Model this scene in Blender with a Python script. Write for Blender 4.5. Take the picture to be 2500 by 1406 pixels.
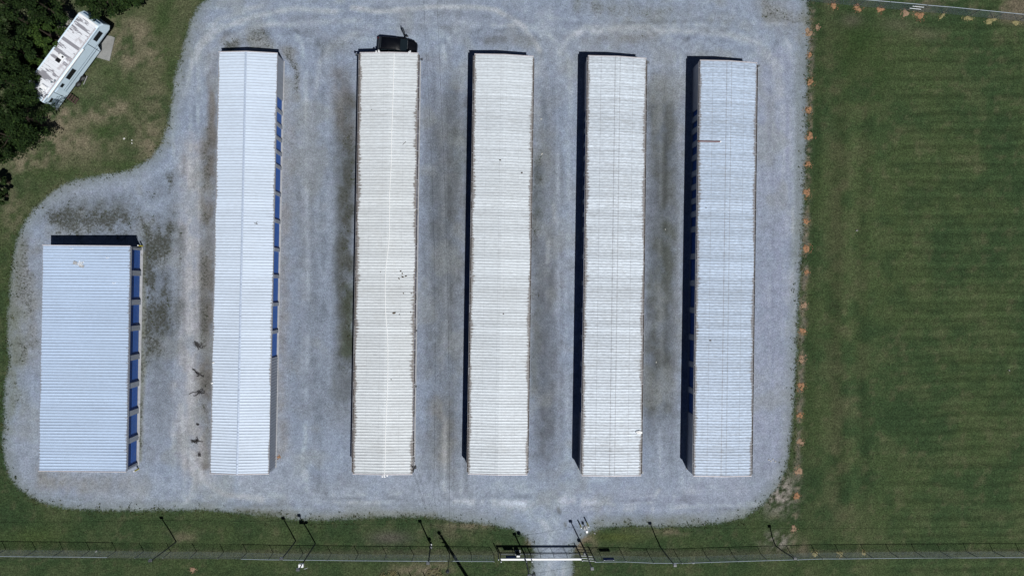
import bpy, bmesh, math, random
import numpy as np
from mathutils import Vector, Matrix

for o in list(bpy.data.objects):
    bpy.data.objects.remove(o, do_unlink=True)
scene = bpy.context.scene
COL = scene.collection
R = math.radians
random.seed(7)

# ------------------------------------------------------------------ camera
F, H = 1667.0, 75.8                       # focal length (photo px), flying height (m)
CX, CY = 1250.0, 703.0
TILT = math.atan(80.0 / F)
cam = bpy.data.cameras.new('camera')
cam.sensor_fit = 'HORIZONTAL'
cam.sensor_width = 36.0
cam.lens = 36.0 * F / 2500.0
cam.clip_start = 0.5
cam.clip_end = 20000
cam_o = bpy.data.objects.new('camera', cam)
cam_o.location = (0, 0, H)
cam_o.rotation_euler = (0, -TILT, 0)
COL.objects.link(cam_o)
scene.camera = cam_o
scene.render.resolution_x, scene.render.resolution_y = 1024, 575

# ------------------------------------------------------------------ sky and sun
EL = R(61.0)
SUNXY = Vector((0.446, -0.895)).normalized()
world = bpy.data.worlds.new('World')
scene.world = world
world.use_nodes = True
wn = world.node_tree
bg = wn.nodes['Background']
sky = wn.nodes.new('ShaderNodeTexSky')
sky.sky_type = 'NISHITA'
sky.sun_disc = False
sky.sun_elevation = EL
sky.sun_rotation = math.atan2(SUNXY.x, SUNXY.y)
wn.links.new(sky.outputs[0], bg.inputs[0])
sky.altitude = 400
sky.air_density = 0.35
sky.dust_density = 0.2
sky.ozone_density = 2.0
bg.inputs[1].default_value = 0.05
sun = bpy.data.lights.new('sun', 'SUN')
sun.energy = 5.0
sun.angle = R(0.5)
sun.color = (1.0, 0.985, 0.96)
sun_o = bpy.data.objects.new('sun', sun)
to_sun = Vector((SUNXY.x * math.cos(EL), SUNXY.y * math.cos(EL), math.sin(EL)))
sun_o.rotation_euler = (-to_sun).to_track_quat('-Z', 'Y').to_euler()
sun_o.location = to_sun * 120
COL.objects.link(sun_o)
vs = scene.view_settings
vs.view_transform = 'Standard'
vs.look = 'None'
vs.exposure = -0.30
vs.gamma = 1.0
vs.use_curve_mapping = False

# ------------------------------------------------------------------ survey: photo point -> place on the ground (metres)
ct, st = math.cos(TILT), math.sin(TILT)
def G(x, y, z=0.0):
    xc, yc = x - CX, CY - y
    rx, ry, rz = xc * ct + F * st, yc, xc * st - F * ct
    s = (z - H) / rz
    return Vector((s * rx, s * ry, z))
def to_px(X, Y):
    """ground metres -> survey units, arrays"""
    xr = X * ct - H * st
    d = X * st + H * ct
    return CX + F * xr / d, CY - F * Y / d

# ------------------------------------------------------------------ helpers
def setp(o, label=None, cat=None, group=None, kind=None):
    if label: o['label'] = label
    if cat: o['category'] = cat
    if group: o['group'] = group
    if kind: o['kind'] = kind
    return o
def thing(name, label, cat, loc=(0, 0, 0), rz=0.0, group=None):
    o = bpy.data.objects.new(name, None)
    o.empty_display_size = 0.3
    o.location = loc
    o.rotation_euler = (0, 0, rz)
    COL.objects.link(o)
    return setp(o, label, cat, group)
def add_obj(name, me, parent=None, loc=(0, 0, 0), rot=(0, 0, 0), scale=(1, 1, 1)):
    o = bpy.data.objects.new(name, me)
    o.location, o.rotation_euler, o.scale = loc, rot, scale
    COL.objects.link(o)
    if parent is not None:
        o.parent = parent
    return o

class MB:
    def __init__(s):
        s.v, s.f = [], []
    def box(s, c, d, rz=0.0, top=1.0):
        cx, cy, cz = c
        hx, hy, hz = d[0] / 2, d[1] / 2, d[2] / 2
        ca, sa = math.cos(rz), math.sin(rz)
        b = len(s.v)
        for sz in (-1, 1):
            k = top if sz > 0 else 1.0
            for sx, sy in ((-1, -1), (1, -1), (1, 1), (-1, 1)):
                x, y = sx * hx * k, sy * hy * k
                s.v.append((cx + x * ca - y * sa, cy + x * sa + y * ca, cz + sz * hz))
        s.f += [(b, b+3, b+2, b+1), (b+4, b+5, b+6, b+7), (b, b+1, b+5, b+4),
                (b+1, b+2, b+6, b+5), (b+2, b+3, b+7, b+6), (b+3, b, b+4, b+7)]
        return s
    def beam(s, p, q, w, h):
        p, q = Vector(p), Vector(q)
        d = (q - p).normalized()
        up = Vector((0, 0, 1)) if abs(d.z) < 0.95 else Vector((0, 1, 0))
        a = d.cross(up).normalized()
        n = a.cross(d).normalized()
        b = len(s.v)
        for e in (p, q):
            for i, j in ((-1, -1), (1, -1), (1, 1), (-1, 1)):
                s.v.append(tuple(e + a * i * w / 2 + n * j * h / 2))
        s.f += [(b, b+1, b+2, b+3), (b+4, b+7, b+6, b+5), (b, b+4, b+5, b+1),
                (b+1, b+5, b+6, b+2), (b+2, b+6, b+7, b+3), (b+3, b+7, b+4, b)]
        return s
    def tube(s, pts, r, n=8, r2=None, cap=True):
        pts = [Vector(p) for p in pts]
        rings = []
        m = len(pts)
        for i, p in enumerate(pts):
            d = (pts[min(i + 1, m - 1)] - pts[max(i - 1, 0)]).normalized()
            up = Vector((0, 0, 1)) if abs(d.z) < 0.95 else Vector((0, 1, 0))
            a = d.cross(up).normalized()
            c = a.cross(d).normalized()
            rr = r if r2 is None else r + (r2 - r) * i / max(m - 1, 1)
            b = len(s.v)
            for k in range(n):
                t = 2 * math.pi * k / n
                s.v.append(tuple(p + a * math.cos(t) * rr + c * math.sin(t) * rr))
            rings.append(b)
        for i in range(m - 1):
            for k in range(n):
                k2 = (k + 1) % n
                s.f.append((rings[i] + k, rings[i] + k2, rings[i+1] + k2, rings[i+1] + k))
        if cap:
            s.f.append(tuple(rings[0] + k for k in reversed(range(n))))
            s.f.append(tuple(rings[-1] + k for k in range(n)))
        return s
    def lathe(s, c, axis, prof, n=16):
        """prof: (along axis, radius) list round axis through c"""
        c, axis = Vector(c), Vector(axis).normalized()
        up = Vector((0, 0, 1)) if abs(axis.z) < 0.9 else Vector((1, 0, 0))
        a = axis.cross(up).normalized(); b2 = axis.cross(a).normalized()
        rings = []
        for h, r in prof:
            b = len(s.v)
            for k in range(n):
                t = 2 * math.pi * k / n
                s.v.append(tuple(c + axis * h + (a * math.cos(t) + b2 * math.sin(t)) * r))
            rings.append(b)
        for i in range(len(rings) - 1):
            for k in range(n):
                k2 = (k + 1) % n
                s.f.append((rings[i] + k, rings[i] + k2, rings[i+1] + k2, rings[i+1] + k))
        s.f.append(tuple(rings[0] + k for k in reversed(range(n))))
        s.f.append(tuple(rings[-1] + k for k in range(n)))
        return s
    def prism(s, poly, z0, z1):
        n = len(poly); b = len(s.v)
        s.v += [(p[0], p[1], z0) for p in poly] + [(p[0], p[1], z1) for p in poly]
        s.f.append(tuple(b + i for i in reversed(range(n))))
        s.f.append(tuple(b + n + i for i in range(n)))
        for i in range(n):
            j = (i + 1) % n
            s.f.append((b + i, b + j, b + n + j, b + n + i))
        return s
    def extr_y(s, poly, y0, y1):
        """poly in x-z, extruded along y"""
        n = len(poly); b = len(s.v)
        s.v += [(p[0], y0, p[1]) for p in poly] + [(p[0], y1, p[1]) for p in poly]
        s.f.append(tuple(b + i for i in range(n)))
        s.f.append(tuple(b + n + i for i in reversed(range(n))))
        for i in range(n):
            j = (i + 1) % n
            s.f.append((b + i, b + n + i, b + n + j, b + j))
        return s
    def mesh(s, name, mat=None, smooth=False):
        me = bpy.data.meshes.new(name)
        me.from_pydata(s.v, [], s.f)
        me.validate()
        bm = bmesh.new(); bm.from_mesh(me)
        bmesh.ops.recalc_face_normals(bm, faces=bm.faces)
        bm.to_mesh(me); bm.free()
        if mat: me.materials.append(mat)
        if smooth:
            me.polygons.foreach_set('use_smooth', [True] * len(me.polygons))
        return me
    def build(s, name, mat, parent=None, off=(0, 0, 0), smooth=False, bevel=0.0):
        """off: world origin to subtract (parent's location)"""
        if off != (0, 0, 0):
            ox, oy, oz = off
            s.v = [(x - ox, y - oy, z - oz) for x, y, z in s.v]
        o = add_obj(name, s.mesh(name, mat, smooth), parent)
        if bevel:
            m = o.modifiers.new('bevel', 'BEVEL')
            m.width, m.segments, m.limit_method = bevel, 2, 'ANGLE'
            m.angle_limit = R(35)
        return o

# ------------------------------------------------------------------ materials
class NT:
    def __init__(s, name):
        s.m = bpy.data.materials.new(name)
        s.m.use_nodes = True
        s.t = s.m.node_tree
        s.b = s.t.nodes['Principled BSDF']
    def n(s, typ, **kw):
        nd = s.t.nodes.new(typ)
        for k, v in kw.items():
            if k == 'inp':
                for kk, vv in v.items():
                    nd.inputs[kk].default_value = vv
            else:
                setattr(nd, k, v)
        return nd
    def l(s, a, b):
        s.t.links.new(a, b)
    def math(s, op, a, b=None, c=None, clamp=False):
        nd = s.n('ShaderNodeMath', operation=op, use_clamp=clamp)
        for i, x in enumerate((a, b, c)):
            if x is None: continue
            if isinstance(x, (int, float)): nd.inputs[i].default_value = x
            else: s.l(x, nd.inputs[i])
        return nd.outputs[0]
    def noise(s, scale, detail=4, rough=0.6, vec=None, dim='3D'):
        nd = s.n('ShaderNodeTexNoise', noise_dimensions=dim)
        nd.inputs['Scale'].default_value = scale
        nd.inputs['Detail'].default_value = detail
        nd.inputs['Roughness'].default_value = rough
        if vec is not None: s.l(vec, nd.inputs['Vector'])
        return nd.outputs[0]
    def ramp(s, fac, a, b, lo=0.0, hi=1.0):
        nd = s.n('ShaderNodeMapRange', clamp=True)
        nd.inputs['From Min'].default_value = a
        nd.inputs['From Max'].default_value = b
        nd.inputs['To Min'].default_value = lo
        nd.inputs['To Max'].default_value = hi
        s.l(fac, nd.inputs['Value'])
        return nd.outputs[0]
    def mix(s, fac, a, b, mode='MIX'):
        nd = s.n('ShaderNodeMix', data_type='RGBA', blend_type=mode)
        for i, x in ((0, fac), (6, a), (7, b)):
            if isinstance(x, (int, float)): nd.inputs[i].default_value = x
            elif isinstance(x, tuple): nd.inputs[i].default_value = (*x, 1) if len(x) == 3 else x
            else: s.l(x, nd.inputs[i])
        return nd.outputs[2]
    def scale_col(s, col, fac):
        nd = s.n('ShaderNodeVectorMath', operation='SCALE')
        if isinstance(col, tuple): nd.inputs[0].default_value = col
        else: s.l(col, nd.inputs[0])
        s.l(fac, nd.inputs['Scale'])
        return nd.outputs[0]
    def attr(s, name):
        return s.n('ShaderNodeAttribute', attribute_name=name)
    def coord(s, which='Object'):
        return s.n('ShaderNodeTexCoord').outputs[which]
    def pos(s):
        return s.n('ShaderNodeNewGeometry').outputs['Position']
    def bump(s, h, strength=0.4, dist=0.02):
        nd = s.n('ShaderNodeBump')
        nd.inputs['Strength'].default_value = strength
        nd.inputs['Distance'].default_value = dist
        s.l(h, nd.inputs['Height'])
        s.l(nd.outputs[0], s.b.inputs['Normal'])
    def out(s, col=None, rough=0.6, metal=0.0, spec=0.4):
        if col is not None:
            if isinstance(col, tuple): s.b.inputs['Base Color'].default_value = (*col, 1)
            else: s.l(col, s.b.inputs['Base Color'])
        if isinstance(rough, (int, float)): s.b.inputs['Roughness'].default_value = rough
        else: s.l(rough, s.b.inputs['Roughness'])
        s.b.inputs['Metallic'].default_value = metal
        s.b.inputs['Specular IOR Level'].default_value = spec
        return s.m

def plain(name, col, rough=0.6, metal=0.0, var=0.18, scale=3.0, spec=0.4, bump=0.0):
    t = NT(name)
    p = t.pos()
    n = t.noise(scale, 5, 0.65, p)
    c = t.scale_col(col, t.ramp(n, 0.25, 0.75, 1 - var, 1 + var))
    if bump: t.bump(t.noise(scale * 8, 3, 0.6, p), bump, 0.01)
    return t.out(c, t.ramp(n, 0.2, 0.8, max(rough - 0.1, 0.05), min(rough + 0.1, 1)), metal, spec)

MAT = {}
MAT['galv'] = plain('galvanised_steel', (0.62, 0.66, 0.70), 0.45, 0.35)
MAT['rail'] = plain('dull_rail_steel', (0.34, 0.40, 0.46), 0.5, 0.2)
MAT['mesh'] = plain('chain_link_wire', (0.17, 0.22, 0.26), 0.5, 0.2)
MAT['galv_dark'] = plain('weathered_steel', (0.16, 0.18, 0.20), 0.5, 0.3)
MAT['pole'] = plain('dark_pole_steel', (0.055, 0.062, 0.07), 0.5, 0.2)
MAT['wood_pole'] = plain('creosote_wood', (0.06, 0.045, 0.035), 0.85, 0, 0.3, 6)
MAT['black'] = plain('black_plastic', (0.012, 0.012, 0.014), 0.4)
MAT['wire'] = plain('black_cable', (0.012, 0.012, 0.013), 0.6)
MAT['white'] = plain('white_paint', (0.80, 0.82, 0.84), 0.45, 0, 0.06)
MAT['yellow'] = plain('yellow_paint', (0.62, 0.52, 0.03), 0.5, 0, 0.15, 8)
MAT['concrete'] = plain('concrete', (0.35, 0.36, 0.375), 0.9, 0, 0.2, 2.5, 0.2, 0.3)
MAT['old_concrete'] = plain('old_concrete', (0.245, 0.25, 0.245), 0.9, 0, 0.2, 2.0, 0.2, 0.3)
MAT['sign'] = plain('blue_sign_face', (0.02, 0.05, 0.22), 0.4, 0, 0.1)
MAT['brown'] = plain('rusty_brown_pole', (0.15, 0.048, 0.03), 0.7, 0, 0.3, 9)
MAT['tyre'] = plain('tyre_rubber', (0.02, 0.02, 0.021), 0.85)
MAT['rim'] = plain('wheel_rim', (0.35, 0.36, 0.38), 0.35, 0.6)
MAT['carpaint'] = plain('black_car_paint', (0.003, 0.0038, 0.0065), 0.35, 0, 0.1, 2, 0.25)
MAT['carglass'] = plain('dark_car_glass', (0.010, 0.016, 0.02), 0.08, 0, 0.05, 2, 0.5)
MAT['rvwall'] = plain('rv_side_panel', (0.68, 0.83, 0.95), 0.4, 0, 0.05, 0.8)
MAT['rvtrim'] = plain('rv_grey_trim', (0.16, 0.20, 0.24), 0.5)
MAT['rvglass'] = plain('rv_dark_glass', (0.008, 0.009, 0.016), 0.12, 0, 0.1, 3, 0.5)
MAT['rvblue'] = plain('rv_front_blue_glass', (0.06, 0.12, 0.21), 0.25, 0, 0.2, 2)
MAT['timber'] = plain('stained_timber', (0.05, 0.028, 0.024), 0.8, 0, 0.3, 8)
MAT['bark'] = plain('bark', (0.055, 0.043, 0.033), 0.9, 0, 0.3, 9, 0.2, 0.6)
MAT['hole'] = plain('damp_soil', (0.05, 0.025, 0.015), 0.95)
MAT['gutter'] = plain('gutter_metal', (0.15, 0.15, 0.16), 0.55, 0.1, 0.25, 4)
MAT['gutter_lip'] = plain('gutter_lip_metal', (0.36, 0.37, 0.40), 0.5, 0.1, 0.2, 4)
MAT['silt'] = plain('gutter_silt', (0.06, 0.052, 0.048), 0.95, 0, 0.5, 7)
MAT['cloth'] = plain('white_plastic_sheet', (0.90, 0.91, 0.91), 0.5, 0, 0.05)
MAT['leaf_litter'] = plain('dead_leaf', (0.09, 0.07, 0.05), 0.9, 0, 0.4, 12)
MAT['paper'] = plain('weathered_paper', (0.50, 0.50, 0.47), 0.9)
MAT['lens'] = plain('lamp_lens', (0.5, 0.52, 0.55), 0.2)
MAT['red'] = plain('red_lamp_lens', (0.12, 0.008, 0.008), 0.2)

RIB = 0.305
def wall_mat(name, col):
    t = NT(name)
    p = t.pos()
    mp = t.n('ShaderNodeMapping'); mp.inputs['Scale'].default_value = (6, 6, 0.7)
    t.l(p, mp.inputs['Vector'])
    n = t.noise(1.0, 5, 0.6, mp.outputs[0])
    return t.out(t.scale_col(col, t.ramp(n, 0.3, 0.7, 0.82, 1.12)), 0.5, 0.1)
MAT['wall'] = wall_mat('grey_wall_sheet', (0.34, 0.37, 0.42))
MAT['wall_light'] = wall_mat('pale_wall_sheet', (0.42, 0.43, 0.47))
t = NT('blue_door_steel')
p = t.pos()
oi = t.n('ShaderNodeObjectInfo')
n = t.noise(2.2, 5, .65, p)
c = t.mix(t.ramp(oi.outputs['Random'], 0, 1, 0, .35), (.022, .088, .33), (.045, .115, .31))
c = t.mix(t.ramp(n, .55, .75, 0, .35), c, (.12, .16, .26))
MAT['door'] = t.out(t.scale_col(c, t.ramp(t.noise(9, 4, .7, p), .3, .7, .88, 1.1)), .5, 0, .4)
MAT['ridge'] = wall_mat('ridge_sheet', (0.44, 0.52, 0.65))
MAT['trim'] = wall_mat('pinkish_trim', (0.54, 0.52, 0.545))

def roof_mat(name, col, dirt=(0.16, 0.14, 0.13), edge=0.3, edge_amt=0.8, pan=0.06, screws=0.0,
             lines=(), rust=0.0, metal=0.0, streak=0.06, warm=0.0, rib_shade=0.5, runs=0.3):
    """UV x = metres from the left eave, y = metres along; attribute 'rw' = roof width"""
    t = NT(name)
    uv = t.n('ShaderNodeUVMap').outputs[0]
    sp = t.n('ShaderNodeSeparateXYZ'); t.l(uv, sp.inputs[0])
    u, v = sp.outputs[0], sp.outputs[1]
    w = t.attr('rw').outputs['Fac']
    # sheet to sheet differences (0.915 m wide sheets) and pan to pan
    cell = t.math('FLOOR', t.math('DIVIDE', v, 0.915))
    wn1 = t.n('ShaderNodeTexWhiteNoise', noise_dimensions='1D'); t.l(cell, wn1.inputs['W'])
    cell2 = t.math('FLOOR', t.math('DIVIDE', v, 0.305))
    wn2 = t.n('ShaderNodeTexWhiteNoise', noise_dimensions='1D'); t.l(cell2, wn2.inputs['W'])
    f = t.math('ADD', t.math('MULTIPLY', t.math('SUBTRACT', wn1.outputs[0], 0.5), pan),
               t.math('MULTIPLY', t.math('SUBTRACT', wn2.outputs[0], 0.5), pan))
    # oil-canning reflections painted into the colour, and water streaks down the slope
    mp = t.n('ShaderNodeMapping'); mp.inputs['Scale'].default_value = (0.9, 7.0, 1)
    t.l(uv, mp.inputs['Vector'])
    st_ = t.noise(1.0, 4, 0.65, mp.outputs[0], '2D')
    f = t.math('ADD', f, t.math('MULTIPLY', t.math('SUBTRACT', st_, 0.5), streak * 2.2))
    big = t.noise(0.22, 3, 0.5, uv, '2D')
    f = t.math('ADD', f, t.math('MULTIPLY', t.math('SUBTRACT', big, 0.5), 0.16))
    c = t.scale_col(col, t.math('ADD', f, 1.0))
    big2 = t.noise(0.13, 2, 0.5, uv, '2D')
    c = t.mix(t.ramp(big2, 0.4, 0.7, 0.0, 0.3 + warm), c, t.mix(1.0, c, (1.0, 0.98, 0.945), 'MULTIPLY'))
    # shade painted into the colour along the north side of every rib
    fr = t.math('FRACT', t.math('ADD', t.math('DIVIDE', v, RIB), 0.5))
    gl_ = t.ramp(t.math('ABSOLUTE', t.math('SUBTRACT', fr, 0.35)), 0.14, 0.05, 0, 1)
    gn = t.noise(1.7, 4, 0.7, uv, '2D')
    c = t.mix(t.math('MULTIPLY', gl_, t.ramp(gn, 0.25, 0.6, rib_shade * 0.5, rib_shade)), c, (0.22, 0.23, 0.25))
    # purlin screw rows
    if lines:
        acc = None
        un = t.math('DIVIDE', u, w)
        for L, wd, amt in lines:
            d = t.math('ABSOLUTE', t.math('SUBTRACT', u, t.math('MULTIPLY', w, L)))
            m = t.math('MULTIPLY', t.ramp(d, wd, wd * 0.3, 0, 1), amt)
            acc = m if acc is None else t.math('MAXIMUM', acc, m)
        nv = t.noise(2.6, 4, 0.7, uv, '2D')
        acc = t.math('MULTIPLY', acc, t.ramp(nv, 0.3, 0.65, 0.15, 1))
        c = t.mix(acc, c, (0.20, 0.20, 0.22))
    # dirt runs down the slope, patchy along the building
    mp3 = t.n('ShaderNodeMapping'); mp3.inputs['Scale'].default_value = (0.55, 4.2, 1)
    t.l(uv, mp3.inputs['Vector'])
    dr = t.noise(1.0, 6, 0.72, mp3.outputs[0], '2D')
    pa = t.noise(0.16, 3, 0.6, uv, '2D')
    c = t.mix(t.math('MULTIPLY', t.ramp(dr, 0.50, 0.72, 0, 1), t.ramp(pa, 0.36, 0.62, runs * .25, runs)), c, (0.27, 0.27, 0.26))
    mp4 = t.n('ShaderNodeMapping'); mp4.inputs['Scale'].default_value = (2.4, 9.0, 1); mp4.inputs['Location'].default_value = (7.3, 2.1, 0)
    t.l(uv, mp4.inputs['Vector'])
    sh = t.noise(1.0, 3, 0.6, mp4.outputs[0], '2D')
    c = t.scale_col(c, t.ramp(sh, 0.35, 0.68, 1 - streak * .7, 1 + streak * 1.1))
    # specks and scattered dirt
    sp_n = t.noise(5.0, 6, 0.75, uv, '2D')
    c = t.mix(t.ramp(sp_n, 0.70, 0.78, 0, 0.55), c, (0.22, 0.20, 0.18))
    if rust:
        rn = t.noise(0.6, 5, 0.7, uv, '2D')
        c = t.mix(t.ramp(rn, 0.58, 0.72, 0, rust), c, (0.36, 0.32, 0.26))
    # dirt on the eave ends
    ed = t.math('MINIMUM', u, t.math('SUBTRACT', w, u))
    mp2 = t.n('ShaderNodeMapping'); mp2.inputs['Scale'].default_value = (0.8, 5.5, 1)
    t.l(uv, mp2.inputs['Vector'])
    en = t.noise(1.0, 3, 0.7, mp2.outputs[0], '2D')
    eb = t.noise(0.28, 2, 0.5, uv, '2D')
    lim = t.math('MULTIPLY', t.math('MULTIPLY', t.ramp(en, 0.3, 0.7, 0.15, 1.4), t.ramp(eb, 0.35, 0.65, 0.35, 1.2)), edge)
    em = t.math('MULTIPLY', t.ramp(t.math('DIVIDE', ed, lim), 1.1, 0.75, 0, 1), edge_amt)
    c = t.mix(em, c, dirt)
    return t.out(c, 0.5, metal, 0.35)

R_LINES4 = ((0.225, 0.05, 0.5), (0.46, 0.07, 0.75), (0.545, 0.07, 0.7), (0.77, 0.05, 0.5))
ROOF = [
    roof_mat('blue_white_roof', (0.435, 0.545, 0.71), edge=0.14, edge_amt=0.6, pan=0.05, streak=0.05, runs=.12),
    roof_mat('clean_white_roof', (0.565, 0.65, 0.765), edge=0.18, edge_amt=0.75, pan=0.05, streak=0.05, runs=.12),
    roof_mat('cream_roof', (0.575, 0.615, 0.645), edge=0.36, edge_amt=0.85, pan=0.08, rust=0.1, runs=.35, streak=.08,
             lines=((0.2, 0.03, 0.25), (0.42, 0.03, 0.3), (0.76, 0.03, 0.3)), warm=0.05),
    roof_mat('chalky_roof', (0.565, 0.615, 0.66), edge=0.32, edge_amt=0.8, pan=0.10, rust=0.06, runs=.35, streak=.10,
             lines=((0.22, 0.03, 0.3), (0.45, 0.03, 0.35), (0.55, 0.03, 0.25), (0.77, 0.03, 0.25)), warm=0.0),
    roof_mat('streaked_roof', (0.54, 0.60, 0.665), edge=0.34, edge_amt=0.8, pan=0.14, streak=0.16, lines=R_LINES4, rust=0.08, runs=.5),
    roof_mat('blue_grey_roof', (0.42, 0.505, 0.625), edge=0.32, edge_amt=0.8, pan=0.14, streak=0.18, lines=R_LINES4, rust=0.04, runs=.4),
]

# ------------------------------------------------------------------ noise for large ground patterns
class VN:
    def __init__(s, seed):
        s.t = np.random.RandomState(seed).rand(256, 256)
    def __call__(s, x, y):
        xi, yi = np.floor(x).astype(int), np.floor(y).astype(int)
        fx, fy = x - xi, y - yi
        fx, fy = fx * fx * (3 - 2 * fx), fy * fy * (3 - 2 * fy)
        a = s.t[xi & 255, yi & 255]; b = s.t[(xi + 1) & 255, yi & 255]
        c = s.t[xi & 255, (yi + 1) & 255]; d = s.t[(xi + 1) & 255, (yi + 1) & 255]
        return (a * (1 - fx) + b * fx) * (1 - fy) + (c * (1 - fx) + d * fx) * fy
def fbm(x, y, seed, oct=4, rough=0.55):
    v = 0; a = 1; s = 0
    for i in range(oct):
        v = v + a * VN(seed + i)(x * 2 ** i + 17.3 * i, y * 2 ** i + 5.1 * i); s += a; a *= rough
    return v / s
def sstep(a, b, x):
    t = np.clip((x - a) / (b - a), 0, 1)
    return t * t * (3 - 2 * t)
def dist_poly(px, py, pts, closed=False):
    d = np.full(px.shape, 1e9)
    n = len(pts)
    for i in range(n if closed else n - 1):
        ax, ay = pts[i]; bx, by = pts[(i + 1) % n]
        vx, vy = bx - ax, by - ay
        t = np.clip(((px - ax) * vx + (py - ay) * vy) / (vx * vx + vy * vy + 1e-9), 0, 1)
        d = np.minimum(d, np.hypot(px - ax - t * vx, py - ay - t * vy))
    return d
def inside(px, py, pts):
    c = np.zeros(px.shape, bool)
    n = len(pts); j = n - 1
    for i in range(n):
        xi, yi = pts[i]; xj, yj = pts[j]
        if yi != yj:
            cond = ((yi > py) != (yj > py)) & (px < (xj - xi) * (py - yi) / (yj - yi) + xi)
            c ^= cond
        j = i
    return c

LOT = [(505,-80),(505,0),(482,20),(464,60),(449,110),(440,150),(426,200),(418,260),(410,310),(395,350),(370,385),(350,400),
       (320,415),(285,423),(240,432),(190,440),(150,455),(115,480),(85,510),(60,545),(45,580),(35,620),(28,680),(22,760),
       (18,830),(24,875),(15,920),(12,970),(10,1030),(8,1090),(15,1130),(25,1160),(45,1190),(75,1212),(110,1228),(160,1238),
       (210,1243),(300,1245),(400,1243),(500,1244),(560,1249),(640,1256),(700,1263),(740,1268),(800,1268),(900,1262),
       (1000,1259),(1060,1261),(1100,1267),(1150,1275),(1200,1279),(1250,1290),(1285,1310),(1300,1330),(1305,1350),
       (1300,1370),(1296,1406),(1292,1480),(1402,1480),(1398,1406),(1398,1370),(1400,1340),(1410,1325),(1425,1310),
       (1445,1295),(1480,1286),(1540,1281),(1600,1284),(1650,1283),(1700,1280),(1760,1274),(1810,1264),(1850,1240),
       (1880,1210),(1905,1180),(1915,1150),(1925,1110),(1932,1050),(1938,980),(1942,900),(1946,800),(1950,700),
       (1957,600),(1962,500),(1966,400),(1968,300),(1970,200),(1974,100),(1976,50),(1972,0),(1970,-80)]

def blob(px, py, cx, cy, rx, ry, a=0.0):
    ca, sa = math.cos(a), math.sin(a)
    x, y = px - cx, py - cy
    return np.exp(-((x * ca + y * sa) / rx) ** 2 - ((-x * sa + y * ca) / ry) ** 2)
def lerp(c, m, col):
    return c + (np.array(col)[None, :] - c) * np.clip(m, 0, 1)[:, None]

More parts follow.
